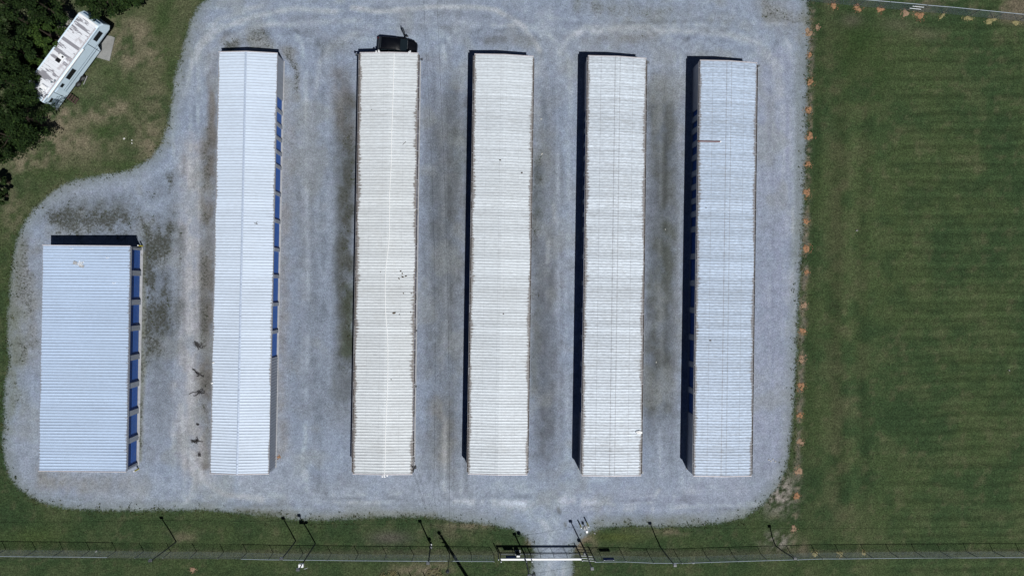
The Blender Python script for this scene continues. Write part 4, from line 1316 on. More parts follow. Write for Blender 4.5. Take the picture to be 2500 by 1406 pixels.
for s in (1, -1):
    for x0, x1, x2, x3 in ((-.95, -.05, -.1, -.9), (-1.75, -1.02, -.98, -1.6), (.02, .92, .42, .0)):
        if s == 1 and x0 > 0: continue
        quad = [(x0, s * .845, 1.03), (x1, s * .845, 1.03), (x2, s * .665, 1.58), (x3, s * .665, 1.58)]
        if s < 0: pass
        else: quad = [quad[1], quad[0], quad[3], quad[2]]
        patch('side_window', quad, MAT['carglass'], car)
for s in (1, -1):
    MB().tube([(-1.7, s * .60, 1.70), (-1.5, s * .60, 1.74), (0, s * .59, 1.75), (.25, s * .58, 1.70)], .018, 6).build('roof_rail', MAT['black'], car)
    for x in (1.36, -1.36):
        wl = MB().lathe((x, s * .80, .34), (0, s, 0), [(-.1, .28), (-.08, .335), (.08, .34), (.10, .31)], 20).build('wheel', MAT['tyre'], car)
        MB().lathe((x, s * .80, .34), (0, s, 0), [(.0, .21), (.105, .21), (.11, .17), (.085, .10), (.115, .05)], 14).build('rim', MAT['rim'], wl)
    patch('headlight', [(1.86, s * .76, .70), (2.03, s * .60, .70), (2.0, s * .60, .84), (1.82, s * .76, .86)] if s < 0 else
          [(2.03, s * .60, .70), (1.86, s * .76, .70), (1.82, s * .76, .86), (2.0, s * .60, .84)], MAT['lens'], car, .03)
    MB().box((-2.12, s * .70, .92), (.06, .18, .22)).build('tail_light', MAT['red'], car)
MB().box((2.13, 0, .52), (.05, 1.0, .2)).build('grille', MAT['black'], car)
MB().box((1.10, 0, 1.075), (.05, 1.3, .02)).build('wiper_cowl', MAT['galv_dark'], car)
MB().box((.95, -1.0, 1.08), (.14, .2, .14)).build('mirror', MAT['carpaint'], car, bevel=.03)
# opening left by the driver's door, and the open door
MB().box((.42, .895, .72), (.95, .05, .62)).build('door_opening', MAT['black'], car)
hx, hy = .88, .90
doa = R(180 - 62)
dv = Vector((math.cos(doa), math.sin(doa)))
dn = Vector((-dv.y, dv.x))
dm = MB()
def dp(s, z, o): return (hx + dv.x * s + dn.x * o, hy + dv.y * s + dn.y * o, z)
poly = [(0, .30), (1.02, .30), (1.10, .55), (1.10, 1.0), (0, 1.02)]
for o_ in (-.06, .06):
    dm.v += [dp(s, z, o_ * (1 if z < .9 else .8)) for s, z in poly]
dm.f += [(0, 1, 2, 3, 4), (9, 8, 7, 6, 5)] + [(i, (i + 1) % 5 + 0, (i + 1) % 5 + 5, i + 5) for i in range(5)]
do = dm.build('door', MAT['carpaint'], car, bevel=.02)
setp(do, 'open driver door swung out from the black car')
fm = MB()
fm.tube([dp(.02, 1.0, 0), dp(.5, 1.58, -.12), dp(1.0, 1.60, -.14), dp(1.08, 1.0, 0)], .03, 6).build('window_frame', MAT['carpaint'], do)
gm = MB(); gm.v += [dp(.05, 1.0, 0), dp(1.06, 1.0, 0), dp(.98, 1.58, -.13), dp(.5, 1.56, -.12)]
gm.v += [(x + dn.x * .01, y + dn.y * .01, z) for x, y, z in gm.v]
gm.f += [(0, 1, 2, 3), (7, 6, 5, 4), (0, 4, 5, 1), (1, 5, 6, 2), (2, 6, 7, 3), (3, 7, 4, 0)]
gm.build('side_window', MAT['carglass'], do)
q = dp(.12, 1.05, -.22)
MB().box(q, (.14, .26, .16), doa + R(0)).build('mirror', MAT['carpaint'], do, bevel=.03)

# ------------------------------------------------------------------ road-side fences
def smooth_pts(pts, n=6):
    return pts
def fence(label, base_px, height, rails, mesh_gap=(), name='chain_link_fence', brace=()):
    P = [G(x, y) for x, y in base_px]
    root = thing(name, label, 'fence', P[0])
    off = tuple(P[0])
    S = [0.0]
    for a, b in zip(P[:-1], P[1:]): S.append(S[-1] + (b - a).length)
    def at(s, z):
        s = max(0, min(S[-1], s))
        i = max(k for k in range(len(S)) if S[k] <= s + 1e-9); i = min(i, len(P) - 2)
        t_ = (s - S[i]) / (S[i+1] - S[i])
        q = P[i].lerp(P[i+1], t_)
        return (q.x, q.y, z)
    rr = random.Random(len(P))
    for p in P:
        lx, ly = rr.uniform(-.04, .04), rr.uniform(-.04, .04)
        MB().tube([(p.x, p.y, -.05), (p.x + lx, p.y + ly, height + .06)], .034, 8).build('post', MAT['galv_dark'], root, off)
    for i0, i1 in rails:
        for k in range(i0, i1):
            q0, q1 = P[k], P[k+1]
            MB().tube([(q0.x, q0.y, height), (q1.x, q1.y, height)], .030, 8).build('top_rail', MAT['rail'], root, off)
    MB().tube([at(s, height - .02) for s in S], .008, 4).build('tension_wire', MAT['galv_dark'], root, off)
    mb = MB()
    pitch = .085
    for sgn in (1, -1):
        k = -height
        while k < S[-1] + height:
            s0, s1 = (k, k + height) if sgn > 0 else (k + height, k)
            a0, a1 = 0.0, 1.0
            def cl(s_): return (s_ - s0) / (s1 - s0)
            lo, hi = sorted((cl(0), cl(S[-1])))
            a0, a1 = max(0, lo), min(1, hi)
            if a1 - a0 > .03:
                pts_ = [at(s0 + (s1 - s0) * t_, .03 + (height - .04) * t_) for t_ in (a0, (a0 + a1) / 2, a1)]
                mb.tube(pts_, .0020, 3, cap=False)
            k += pitch
    me = bpy.data.meshes.new('chain_link'); 
    vv = [(x - off[0], y - off[1], z) for x, y, z in mb.v]
    me.from_pydata(vv, [], mb.f); me.materials.append(MAT['mesh'])
    add_obj('chain_link', me, root)
    for a, b, z in brace:
        q0, q1 = P[a], P[b]
        MB().tube([(q0.x, q0.y, z), (q1.x, q1.y, z)], .03, 8).build('brace_rail', MAT['galv'], root, off)
    return root
left_px = [(-52, 1340), (14, 1341), (88, 1342), (154, 1342.5), (220, 1343), (284, 1344), (351, 1345), (416, 1345.5), (480, 1346), (546, 1347), (603, 1348), (667, 1349.5),
           (740, 1350.5), (809, 1351), (875, 1352), (943, 1352.5), (1010, 1353), (1098, 1353), (1151, 1353.5), (1206, 1354)]
right_px = [(1448, 1356), (1466, 1355), (1520, 1355), (1587, 1358), (1654, 1358.5), (1724, 1356), (1789, 1354), (1858, 1352), (1930, 1350), (1990, 1348),
            (2048, 1348), (2110, 1347), (2172, 1346.5), (2234, 1346), (2297, 1346), (2360, 1345.5), (2424, 1345), (2488, 1345), (2552, 1345)]
north_px = [(1972, 4), (2035, 10), (2093, 16), (2152, 21), (2212, 26), (2241, 29), (2303, 34), (2364, 40), (2424, 46), (2484, 52), (2546, 58)]
fence('chain-link fence along the lower grass strip left of the sliding gate', left_px, 1.8, [(0, 5), (10, 19)])
fence('chain-link fence along the lower grass strip right of the sliding gate', right_px, 1.8, [(0, 18)])
fence('chain-link fence crossing the upper right corner of the field', north_px, 1.75, [(1, 10)], brace=[(4, 5, .6), (4, 5, 1.15)])

# sliding gate
ga, gb = G(1222, 1350.5), G(1414, 1350)
gate = thing('sliding_gate', 'sliding chain-link gate with a thick white top beam across the driveway', 'gate', ga, math.atan2((gb - ga).y, (gb - ga).x))
GL = (gb - ga).length
MB().box((GL / 2, 0, 1.62), (GL + .15, .20, .17)).build('top_beam', MAT['white'], gate, bevel=.02)
MB().tube([(0, 0, .14), (GL, 0, .14)], .045, 8).build('bottom_rail', MAT['galv_dark'], gate)
nb = 6
for i in range(nb + 1):
    x = GL * i / nb
    MB().tube([(x, 0.0, .14), (x, 0.0, 1.56)], .03, 8).build('upright', MAT['galv_dark'], gate)
for i in range(nb):
    x0, x1 = GL * i / nb, GL * (i + 1) / nb
    MB().tube([(x0, 0, .16), (x1, 0, 1.54)], .012, 6).build('cross_brace', MAT['galv_dark'], gate)
mb = MB(); k = -1.4
while k < GL:
    for sgn in (1, -1):
        s0, s1 = (k, k + 1.4) if sgn > 0 else (k + 1.4, k)
        lo, hi = sorted(((0 - s0) / (s1 - s0), (GL - s0) / (s1 - s0)))
        a0, a1 = max(0, lo), min(1, hi)
        if a1 - a0 > .03:
            mb.tube([(s0 + (s1 - s0) * a0, .04, .15 + 1.4 * a0), (s0 + (s1 - s0) * a1, .04, .15 + 1.4 * a1)], .0016, 3, cap=False)
    k += .13
mb.build('chain_link', MAT['galv_dark'], gate)
def gpost(x, y, h, label, r=.055):
    p = G(x, y)
    o = thing('gate_post', label, 'post', p)
    MB().tube([(0, 0, -.05), (0, 0, h)], r, 10).build('pipe', MAT['galv_dark'], o)
    MB().lathe((0, 0, h), (0, 0, 1), [(0, r + .008), (.03, r + .008), (.06, .02)], 10).build('cap', MAT['galv'], o)
    return o
gpost(1216, 1348, 2.0, 'leftmost steel guide post of the sliding gate')
gpost(1222, 1353.5, 2.0, 'second steel guide post at the left end of the sliding gate')
gpost(1282, 1353.5, 2.05, 'steel roller post at the left edge of the driveway')
gpost(1296, 1353, 2.0, 'steel post just right of the roller post at the driveway edge')
gpost(1412, 1346, 2.0, 'left steel post of the gate catch frame right of the driveway')
cf = thing('catch_frame', 'three-rail catch frame between steel posts right of the driveway', 'frame', G(1414, 1352))
q0, q1 = G(1416, 1352), G(1446, 1354)
for z in (.45, 1.1, 1.75):
    MB().tube([(q0.x, q0.y, z), (q1.x, q1.y, z)], .035, 8).build('rail', MAT['galv'], cf, tuple(G(1414, 1352)))
for x, y in ((1416, 1352), (1431, 1347), (1446, 1354)):
    p = G(x, y)
    MB().tube([(p.x, p.y, -.05), (p.x, p.y, 1.95)], .055, 8).build('post', MAT['galv_dark'], cf, tuple(G(1414, 1352)))
# gate motor, signs
p = G(1264, 1348)
gm_ = thing('gate_motor', 'dark gate motor box with a white lid behind the sliding gate', 'motor', p)
MB().box((0, 0, .5), (.42, .36, .95)).build('housing', MAT['black'], gm_, bevel=.03)
MB().box((0, 0, 1.0), (.36, .26, .05)).build('lid', MAT['white'], gm_, bevel=.015)
MB().box((0, 0, .02), (.6, .55, .06)).build('base', MAT['concrete'], gm_)
def sign(x0, x1, y, z0, z1, label):
    a, b = G(x0, y), G(x1, y)
    o = thing('fence_sign', label, 'sign', (a + b) / 2)
    w = (b - a).length
    MB().box((0, .06, (z0 + z1) / 2), (w, .02, z1 - z0)).build('board', MAT['sign'], o)
    for s in (-1, 1):
        MB().box((s * w * .42, .052, (z0 + z1) / 2), (.04, .03, z1 - z0 + .06)).build('bracket', MAT['galv'], o)
sign(1468, 1494, 1355, .75, 1.5, 'blue sign board on the fence right of the gate')
sign(1234, 1258, 1351, .65, 1.35, 'blue sign board behind the left end of the sliding gate')

# keypad and bollards
p = G(1429.5, 1288)
kp = thing('keypad_stand', 'white access keypad pedestal on a small pad beside the driveway', 'keypad', p)
MB().box((0, 0, .04), (.42, .44, .1)).build('pad', MAT['concrete'], kp)
MB().tube([(0, 0, .08), (0, 0, 1.0), (-.05, -.0, 1.08)], .04, 8).build('stem', MAT['white'], kp)
MB().box((-.04, 0, 1.16), (.24, .26, .26)).build('keypad_box', MAT['white'], kp, bevel=.02)
def bollard(x, y, h, label):
    p = G(x, y)
    o = thing('bollard', label, 'bollard', p, 0, 'yellow bollards')
    MB().tube([(0, 0, -.05), (0, 0, h)], .075, 12).build('pipe', MAT['yellow'], o)
    MB().lathe((0, 0, h), (0, 0, 1), [(0, .075), (.04, .062), (.065, .02)], 12).build('cap', MAT['white'], o)
bollard(1416, 1280, 1.05, 'yellow bollard on the driveway side of the keypad')
bollard(1433, 1275.5, 1.3, 'yellow bollard on the lawn side of the keypad')
bollard(348, 600.5, 1.0, 'yellow bollard at the upper right corner of the short building')
bollard(338.5, 1144, 1.0, 'yellow bollard at the lower right corner of the short building')

# ------------------------------------------------------------------ yard lamps along the fence
LAMPTOPS = []
def lamp(x, y, h, label, lean=(0, 0), r=.07, box=None, head=True):
    p = G(x, y)
    o = thing('yard_lamp', label, 'lamp post', p, 0, 'yard lamps along the fence')
    hp = h - .42
    lx, ly = lean
    MB().tube([(0, 0, -.05), (lx * .3, ly * .3, hp * .5), (lx, ly, hp)], r, 10, r * .8).build('pole', MAT['pole'], o)
    MB().tube([(lx, ly, hp), (lx - .03, ly + .02, h - .2)], .022, 6).build('stem', MAT['pole'], o)
    hd = MB().box((lx - .03, ly + .05, h - .1), (.36, .22, .30)).build('lamp_head', MAT['pole'], o, bevel=.03)
    MB().box((lx - .03, ly + .165, h - .1), (.3, .02, .22)).build('lens', MAT['lens'], hd)
    if box: MB().box((box[0], box[1], box[2]), (.34, .26, .4)).build('meter_box', MAT[box[3]], o, bevel=.02)
    LAMPTOPS.append(Vector((p.x + lx, p.y + ly, hp - .15)))
    return o
lamp(430, 1322, 5.3, 'leftmost yard lamp on the lower grass strip', (-.25, .0))
lamp(722, 1320, 5.1, 'yard lamp just left of the taller one with white boxes', (-.1, 0))
o = lamp(770, 1326, 6.7, 'tallest yard lamp, with white boxes near its top, left of the gate', (-.12, -.2))
MB().box((-.18, -.25, 5.3), (.5, .35, .3)).build('junction_box', MAT['white'], o, bevel=.03)
MB().lathe((.35, -.4, 5.6), (.3, -.8, .3), [(0, .02), (.05, .18), (.07, .22)], 12).build('dish', MAT['white'], o)
o = lamp(1052, 1329, 5.3, 'yard lamp with a small box at its foot, left of the utility pole shadow', (.1, 0), .085, (.05, .12, 1.0, 'pole'))
MB().box((.05, .1, .25), (.16, .16, .2)).build('foot_box', MAT['white'], o)
o = lamp(1283, 1358, 5.2, 'yard lamp standing at the sliding gate with a curved arm', (.05, -.05), .085)
p = G(1283, 1358)
MB().tube([(.05, -.05, 4.7), (.5, -.05, 4.75), (.58, .05, 5.0), (.5, .1, 5.15)], .03, 6).lathe((.5, .1, 5.12), (0, 0, 1), [(0, .22), (.12, .2), (.2, .05)], 12).build('side_lamp', MAT['pole'], o)
lamp(1425, 1337, 6.0, 'yard lamp right of the driveway beside the catch frame', (.0, .05), .075, (-.12, .05, 1.7, 'pole'))
lamp(1612, 1334, 5.4, 'yard lamp on the fence strip below the streaked building', (.15, 0))
lamp(1893, 1331, 4.2, 'rightmost yard lamp, bowed, near the orange clay patches', (.35, .1))
# slim post with a drop-shaped head
p = G(1098, 1351)
o = thing('signal_post', 'slim dark post with a drop-shaped head beside the utility pole shadow', 'post', p)
MB().tube([(0, 0, -.05), (-.02, 0, 4.4)], .035, 8).build('pole', MAT['pole'], o)
MB().lathe((-.02, 0, 4.3), (0, 0, 1), [(0, .05), (.2, .17), (.45, .2), (.6, .1), (.66, .02)], 12).build('head', MAT['pole'], o)
# utility pole just beyond the lower edge
UP = G(1151, 1424)
o = thing('utility_pole', 'thick utility pole whose long shadow crosses the fence left of the gate', 'pole', UP)
UH = 10.6
TOPP = Vector((-.75, .1, UH))
MB().tube([(0, 0, -.1), TOPP * .5, TOPP], .19, 12, .13).build('shaft', MAT['wood_pole'], o)
for z, d in ((UH - .8, (-.35, .05)), (UH - 1.6, (-.32, .02)), (UH - 2.4, (-.33, .0))):
    q = TOPP * (z / UH)
    MB().tube([(q.x, q.y, z), (q.x + d[0], q.y + d[1], z + .05)], .05, 6).lathe((q.x + d[0], q.y + d[1], z), (0, 0, 1), [(0, .05), (.1, .09), (.2, .05)], 8).build('insulator', MAT['black'], o)
UT = UP + TOPP

# ------------------------------------------------------------------ overhead lines
def cable(name, pts, r, label, sag=0.0, n=10):
    fine = []
    for a, b in zip(pts[:-1], pts[1:]):
        for k in range(n):
            t_ = k / n
            q = a.lerp(b, t_); q.z -= sag * 4 * t_ * (1 - t_)
            fine.append(q)
    fine.append(pts[-1])
    o = MB().tube(fine, r, 5).build(name, MAT['wire'])
    return setp(o, label, 'cable')
L1 = [UT + Vector((0, 0, -.6)), G(1098, 1380, 8.6), G(1097, 1000, 7.6), G(1093, 700, 7.3), G(1087, 480, 7.3), G(1075, 190, 7.7), G(1067, 0, 8.2), G(1060, -150, 8.8)]
cable('overhead_cable', L1, .010, 'long dark overhead cable running up between the third and fourth buildings', 0, 6)
L2 = [UT + Vector((.05, 0, -1.4)), G(1108, 1380, 7.8), G(1107, 1000, 6.9), G(1100, 700, 6.6), G(1095, 480, 6.8), G(1090, 190, 7.2), G(1085, 0, 7.7), G(1080, -150, 8.3)]
cable('overhead_cable', L2, .004, 'fainter thin cable just right of the long overhead cable', 0, 6)
cable('service_drop', [MAST, UT + Vector((-.1, .1, -1.0))], .007, 'left of two service wires from the corner of the cream-roofed building', .8)
cable('service_drop', [MAST + Vector((.12, .05, 0)), UT + Vector((.1, .1, -.9))], .007, 'right of two service wires from the corner of the cream-roofed building', .6)
LT = sorted(LAMPTOPS, key=lambda v: v.x)
LT = [G(-60, 1363, 4.4)] + [Vector((v.x, v.y, min(v.z, 4.75))) for v in LT] + [G(2560, 1364, 4.2)]
cable('lamp_cable', LT, .011, 'dark cable strung from lamp post to lamp post along the lower fence', .10, 8)

# ------------------------------------------------------------------ clay patches round old and new fence posts
t = NT('orange_clay')
p = t.pos()
n = t.noise(6, 6, .7, p)
c = t.mix(t.ramp(n, .35, .65, 0, 1), (.27, .135, .07), (.35, .21, .125))
c = t.mix(t.ramp(t.noise(5, 5, .75, p), .50, .62, 0, .85), c, (.065, .06, .035))
t.bump(n, .7, .04)
MAT['clay'] = t.out(c, .95, 0, .1)
t = NT('dusty_clay')
n = t.noise(6, 6, .7, t.pos())
c = t.mix(t.ramp(n, .35, .65, 0, 1), (.25, .155, .10), (.33, .235, .165))
c = t.mix(t.ramp(t.noise(5, 5, .75, t.pos()), .52, .62, 0, .9), c, (.09, .09, .06))
MAT['clay2'] = t.out(c, .95, 0, .1)
t = NT('pale_straw')
n = t.noise(9, 6, .75, t.pos())
c = t.mix(t.ramp(n, .35, .65, 0, 1), (.16, .17, .06), (.36, .29, .17))
c = t.mix(t.ramp(t.noise(7, 5, .75, t.pos()), .5, .6, 0, .8), c, (.05, .06, .025))
MAT['straw'] = t.out(c, .95, 0, .1)
def clay(x, y, r, seed, label, mat='clay', hole=True, name='clay_patch', cat='clay', group='clay patches', h=.045, sq=1.0):
    rr = random.Random(seed)
    p = G(x, y)
    o = thing(name, label, cat, p, rr.uniform(0, 6), group)
    mb = MB(); n = 26
    r *= rr.uniform(.62, 1.0)
    ph = [rr.uniform(0, 6.28) for _ in range(3)]; am = [rr.uniform(.05, .3) for _ in range(3)]
    off_ = [rr.uniform(.75, 1.15) * (1 + am[0] * math.sin(2 * 6.283 * i / n + ph[0]) + am[1] * math.sin(3 * 6.283 * i / n + ph[1]) + am[2] * .6 * math.sin(5 * 6.283 * i / n + ph[2])) for i in range(n)]
    off_ = [(off_[i] * 2 + off_[i-1] + off_[(i+1) % n]) / 4 * rr.uniform(.92, 1.08) for i in range(n)]
    rings = [(.05, -.1 if hole else .9), (.16, .85), (.5, 1.0), (.8, .55), (1.0, .0), (1.04, -.6)]
    for rad, z in rings:
        for i in range(n):
            a = 2 * math.pi * i / n
            q = rad * r * (off_[i] if rad > .4 else 1) * rr.uniform(.95, 1.05)
            mb.v.append((math.cos(a) * q, math.sin(a) * q * sq, z * h + rr.uniform(-.1, .1) * h + .01))
    for k in range(len(rings) - 1):
        for i in range(n):
            j = (i + 1) % n
            mb.f.append((k * n + i, k * n + j, (k + 1) * n + j, (k + 1) * n + i))
    mb.f.append(tuple(range(n)))
    mb.build('mound', MAT[mat], o, smooth=True)
    if hole:
        MB().lathe((0, 0, -.01), (0, 0, 1), [(0, .055 * r / .4), (.045, .055 * r / .4)], 7).build('hole', MAT['hole'], o)
    cl = MB()
    for _ in range(34):
        a = rr.gauss(ph[0], 1.3); q = r * rr.uniform(.8, 1.9); s = rr.uniform(.012, .045)
        cl.box((math.cos(a) * q, math.sin(a) * q * sq, s * .3 + .005), (s * 2, s * 1.6, s), a)
    setp(cl.build('crumbs', MAT[mat], o), kind='stuff')
ORD = ['first', 'second', 'third', 'fourth', 'fifth', 'sixth', 'seventh', 'eighth', 'ninth', 'tenth', 'eleventh', 'twelfth', 'thirteenth', 'fourteenth',
       'fifteenth', 'sixteenth', 'seventeenth', 'eighteenth', 'nineteenth', 'twentieth']
east = [(1974, 80, .55, 'clay2'), (1978, 135, .40, 'clay'), (1977, 201, .44, 'clay'), (1974, 268, .50, 'clay'), (1977, 333, .42, 'clay'), (1973, 401, .42, 'clay'),
        (1970, 470, .46, 'clay'), (1968, 541, .38, 'clay'), (1968, 607, .44, 'clay'), (1969, 664, .30, 'clay'), (1963, 745, .46, 'clay2'), (1960, 807, .48, 'clay'),
        (1957, 877, .42, 'clay2'), (1956, 942, .44, 'clay'), (1952, 1013, .50, 'clay'), (1953, 1078, .46, 'clay2'), (1950, 1150, .48, 'clay2'), (1945, 1210, .52, 'clay'), (1938, 1289, .44, 'clay2')]
for i, (x, y, r, m_) in enumerate(east):
    clay(x, y, r, 100 + i, '%s orange clay patch from the top along the right edge of the gravel' % ORD[i], m_)
clay(1995, 67, .36, 140, 'dull orange clay patch on the grass just right of the top edge row', 'clay2')
for i, (x, y, r) in enumerate(((2035, 14, .36), (2094, 19, .40), (2148, 24, .44))):
    clay(x, y, r, 150 + i, '%s orange clay patch from the left at the feet of the upper right fence' % ORD[i], 'clay', False)
clay(2211, 33, .48, 155, 'yellowish orange clay patch left of the braced pair of fence posts', 'clay2', False)
clay(2245, 38, .52, 156, 'wide orange clay patch right of the braced pair of fence posts', 'clay', False, sq=.8)
for i, (x, y, r) in enumerate(((2300, 40, .5), (2362, 45, .55), (2419, 51, .6), (2480, 56, .6))):
    clay(x, y, r, 160 + i, '%s pale straw patch from the left below the upper right fence' % ORD[i], 'straw', False, 'straw_patch', 'dead grass', 'straw patches', .05, .55)
for i, (x, y, r) in enumerate(((1990, 1352, .34), (2052, 1351, .36), (2109, 1350, .36))):
    clay(x, y, r, 170 + i, '%s pale dead grass clump from the left under the lower right fence' % ORD[i], 'straw', False, 'straw_patch', 'dead grass', 'straw clumps under the fence', .05)
clay(470, 1389, .3, 180, 'small clay heap with a dark scrap in the lower left grass', 'clay2', True)
clay(680, 1115, .22, 181, 'small rusty clay stain on the gravel beside the clean white building', 'clay', False)

# ------------------------------------------------------------------ litter
for i, (x, y, lab) in enumerate(((303, 339, 'largest of three white paper scraps in the grass below the trailer'), (322, 343, 'upper of two close white paper scraps in the grass below the trailer'),
                                 (322, 350, 'lower of two close white paper scraps in the grass below the trailer'))):
    p = G(x, y, .03)
    o = MB().box(p, (.20 if i == 0 else .13, .17 if i == 0 else .12, .02), .5 + i).build('paper_scrap', MAT['paper'])
    setp(o, lab, 'paper')
for i, (x, y, s, lab) in enumerate(((1321, 291, .17, 'white scrap on the gravel right of the chalky white building, upper one'), (1323, 376, .2, 'long white scrap on the gravel right of the chalky white building, lower one'),
                             (1602, 884, .14, 'white scrap on the gravel right of the streaked building'), (1452, 1301, .22, 'pale stone at the grass edge below the keypad'),
                             (1693, 1374, .22, 'pale stone in the grass below the right fence'), (235, 1345, .2, 'pale scrap in the grass at the left fence foot'),
                             (1624, 560, .12, 'small white scrap in the lane right of the streaked building'), (2464, 904, .16, 'pale clod in the mown field at far right'), (2092, 563, .2, 'grey clod in the mown field left of centre'))):
    rag('scrap', G(x, y, .02), s * .75, s * .45, 'paper' if i < 3 or i == 6 else 'old_concrete', 300 + i, lab, 'scrap', .05, i * .8)
for i, (x, y) in enumerate(((1877, 1122), (1882, 1125), (1887, 1121), (1893, 1126))):
    rag('white_stone', G(x, y, .02), .12, .08, 'paper', 330 + i, '%s white stone from the left in a row on the lower right gravel' % ('first', 'second', 'third', 'fourth')[i], 'stone', .06, i, 'white stones on the lower right gravel')
# brush heaps at the lower edge
def brush(x, y, r, seed, label, n=45):
    rr = random.Random(seed); p = G(x, y)
    mb = MB()
    for _ in range(n):
        a = rr.uniform(0, 6.28); q = r * rr.random() ** .5; l_ = rr.uniform(.15, .5); b = rr.uniform(-.6, .6) + .6
        c = Vector((p.x + math.cos(a) * q, p.y + math.sin(a) * q * .6, rr.uniform(.02, .25)))
        d = Vector((math.cos(b), math.sin(b), rr.uniform(-.3, .3))) * l_ / 2
        mb.tube([c - d, c + d], rr.uniform(.012, .03), 4)
    setp(mb.build('brush_heap', MAT['straw']), label, 'brush')
brush(948, 1402, .9, 1, 'pale brush heap at the lower edge left of the utility pole')
brush(1062, 1399, .9, 2, 'pale dry twigs at the lower edge beside the slim post')
for i, (x, y) in enumerate(((977, 1406), (1004, 1406), (1038, 1406))):
    p = G(x, y + 1)
    o = thing('short_post', '%s short dark post from the left at the lower edge by the brush' % ORD[i], 'post', p, 0, 'short posts at the lower edge')
    MB().tube([(0, 0, -.05), (0, 0, .95)], .05, 8).build('pipe', MAT['pole'], o)

# ------------------------------------------------------------------ plants
def leaf_mat(name, c1, c2, c3):
    t = NT(name)
    g = t.n('ShaderNodeNewGeometry')
    r = g.outputs['Random Per Island']
    c = t.mix(t.ramp(r, 0, .75), c1, c2)
    c = t.mix(t.ramp(r, .8, 1.0, 0, .8), c, c3)
    n = t.noise(.7, 3, .5, g.outputs['Position'])
    c = t.scale_col(c, t.ramp(n, .3, .7, .65, 1.3))
    return t.out(c, .8, 0, .1)
MAT['leaf_a'] = leaf_mat('dark_foliage', (.008, .018, .006), (.019, .038, .010), (.040, .068, .016))
MAT['leaf_b'] = leaf_mat('bright_foliage', (.016, .034, .008), (.034, .064, .013), (.060, .098, .020))
MAT['weedleaf'] = leaf_mat('weed_leaves', (.030, .045, .018), (.055, .068, .028), (.13, .12, .07))
MAT['deadweed'] = leaf_mat('dead_weed', (.030, .030, .034), (.05, .048, .05), (.08, .075, .07))

def leaf_cloud(C, Nrm, size, rng, tilt=.9):
    """C: (n,3) centres -> quad leaves as numpy verts/faces"""
    n = len(C)
    nr = rng.normal(size=(n, 3)) * tilt + Nrm
    nr /= np.linalg.norm(nr, axis=1, keepdims=True) + 1e-9
    a = np.cross(nr, rng.normal(size=(n, 3))); a /= np.linalg.norm(a, axis=1, keepdims=True) + 1e-9
    b = np.cross(nr, a)
    s = size[:, None]
    v = np.stack([C - a * s, C + b * s * .45, C + a * s, C - b * s * .45], 1).reshape(-1, 3)
    return v
def quads_mesh(name, v, mat):
    n = len(v) // 4
    me = bpy.data.meshes.new(name)
    me.vertices.add(len(v)); me.vertices.foreach_set('co', v.ravel())
    me.loops.add(n * 4); me.loops.foreach_set('vertex_index', np.arange(n * 4, dtype=np.int32))
    me.polygons.add(n); me.polygons.foreach_set('loop_start', np.arange(0, n * 4, 4, dtype=np.int32))
    me.update(calc_edges=True)
    me.materials.append(mat)
    return me
def tree(x, y, r, h, seed, label, mat='leaf_a', dens=1.0, cat='tree', name='tree', spike=.0):
    """x, y: crown centre in the survey at mid-crown height"""
    rng = np.random.RandomState(seed)
    g = G(x, y, h * .6)
    o = thing(name, label, cat, (g.x, g.y, 0), 0, 'dark trees round the trailer')
    hh = h - .8
    ncl = int(34 * dens * (r / 3) ** 1.6) + 10
    cl = []
    while len(cl) < ncl:
        d = rng.normal(size=3); d /= np.linalg.norm(d)
        k = rng.uniform(.35, 1.0) ** .5
        wob = 1 + .22 * math.sin(3 * math.atan2(d[1], d[0]) + seed) + .12 * math.sin(7 * math.atan2(d[1], d[0]) + 2 * seed)
        cl.append((d[0] * r * k * wob * .86, d[1] * r * k * wob * .86, .8 + hh * .5 + d[2] * hh * .5 * k, k))
    V = []
    for cx, cy, cz, k in cl:
        rc = rng.uniform(.40, .80) * min(1, r / 2.6)
        n = int(190 * dens)
        dd = rng.normal(size=(n, 3)); dd /= np.linalg.norm(dd, axis=1, keepdims=True)
        q = np.array([cx, cy, cz]) + dd * rc * rng.uniform(.3, 1.05, (n, 1)) * np.array([1, 1, .7])
        if spike:
            dirn = np.array([cx, cy, .2]); dirn /= np.linalg.norm(dirn)
            q += dirn * (rng.random((n, 1)) ** 3) * spike
        nrm = dd + np.array([0, 0, .8])
        V.append(leaf_cloud(q, nrm, rng.uniform(.07, .17, n), rng))
    add_obj('crown', quads_mesh('crown', np.concatenate(V), MAT[mat]), o)
    tr = MB()
    tr.tube([(0, 0, -.1), (.1, .05, h * .35), (0, .1, h * .8)], .2, 8, .06)
    for k in range(5):
        c = cl[int(rng.randint(len(cl)))]
        tr.tube([(.05, .05, h * .3 + .05 * k * h), (c[0] * .4, c[1] * .4, (h * .3 + c[2]) / 2), (c[0] * .7, c[1] * .7, c[2] - .6)], .06, 6, .015)
    tr.build('trunk', MAT['bark'], o)
    return o
tree(30, 38, 3.1, 7.0, 1, 'dark dense tree filling the top left corner', dens=1.0)
tree(108, 18, 2.2, 6.0, 2, 'dark tree at the top edge left of the brown bare patch')
tree(112, 84, 1.9, 5.0, 3, 'brighter green bushy tree left of the trailer front', 'leaf_b')
tree(40, 122, 2.9, 6.5, 4, 'dark tree between the corner tree and the trailer side')
tree(92, 140, 1.5, 4.2, 14, 'olive green shrub squeezed against the left side of the trailer', 'leaf_b')
tree(22, 205, 3.3, 7.0, 5, 'large dark tree at the left edge level with the trailer middle')
tree(66, 205, 1.9, 5.2, 15, 'dark tree whose branches overhang the trailer rear')
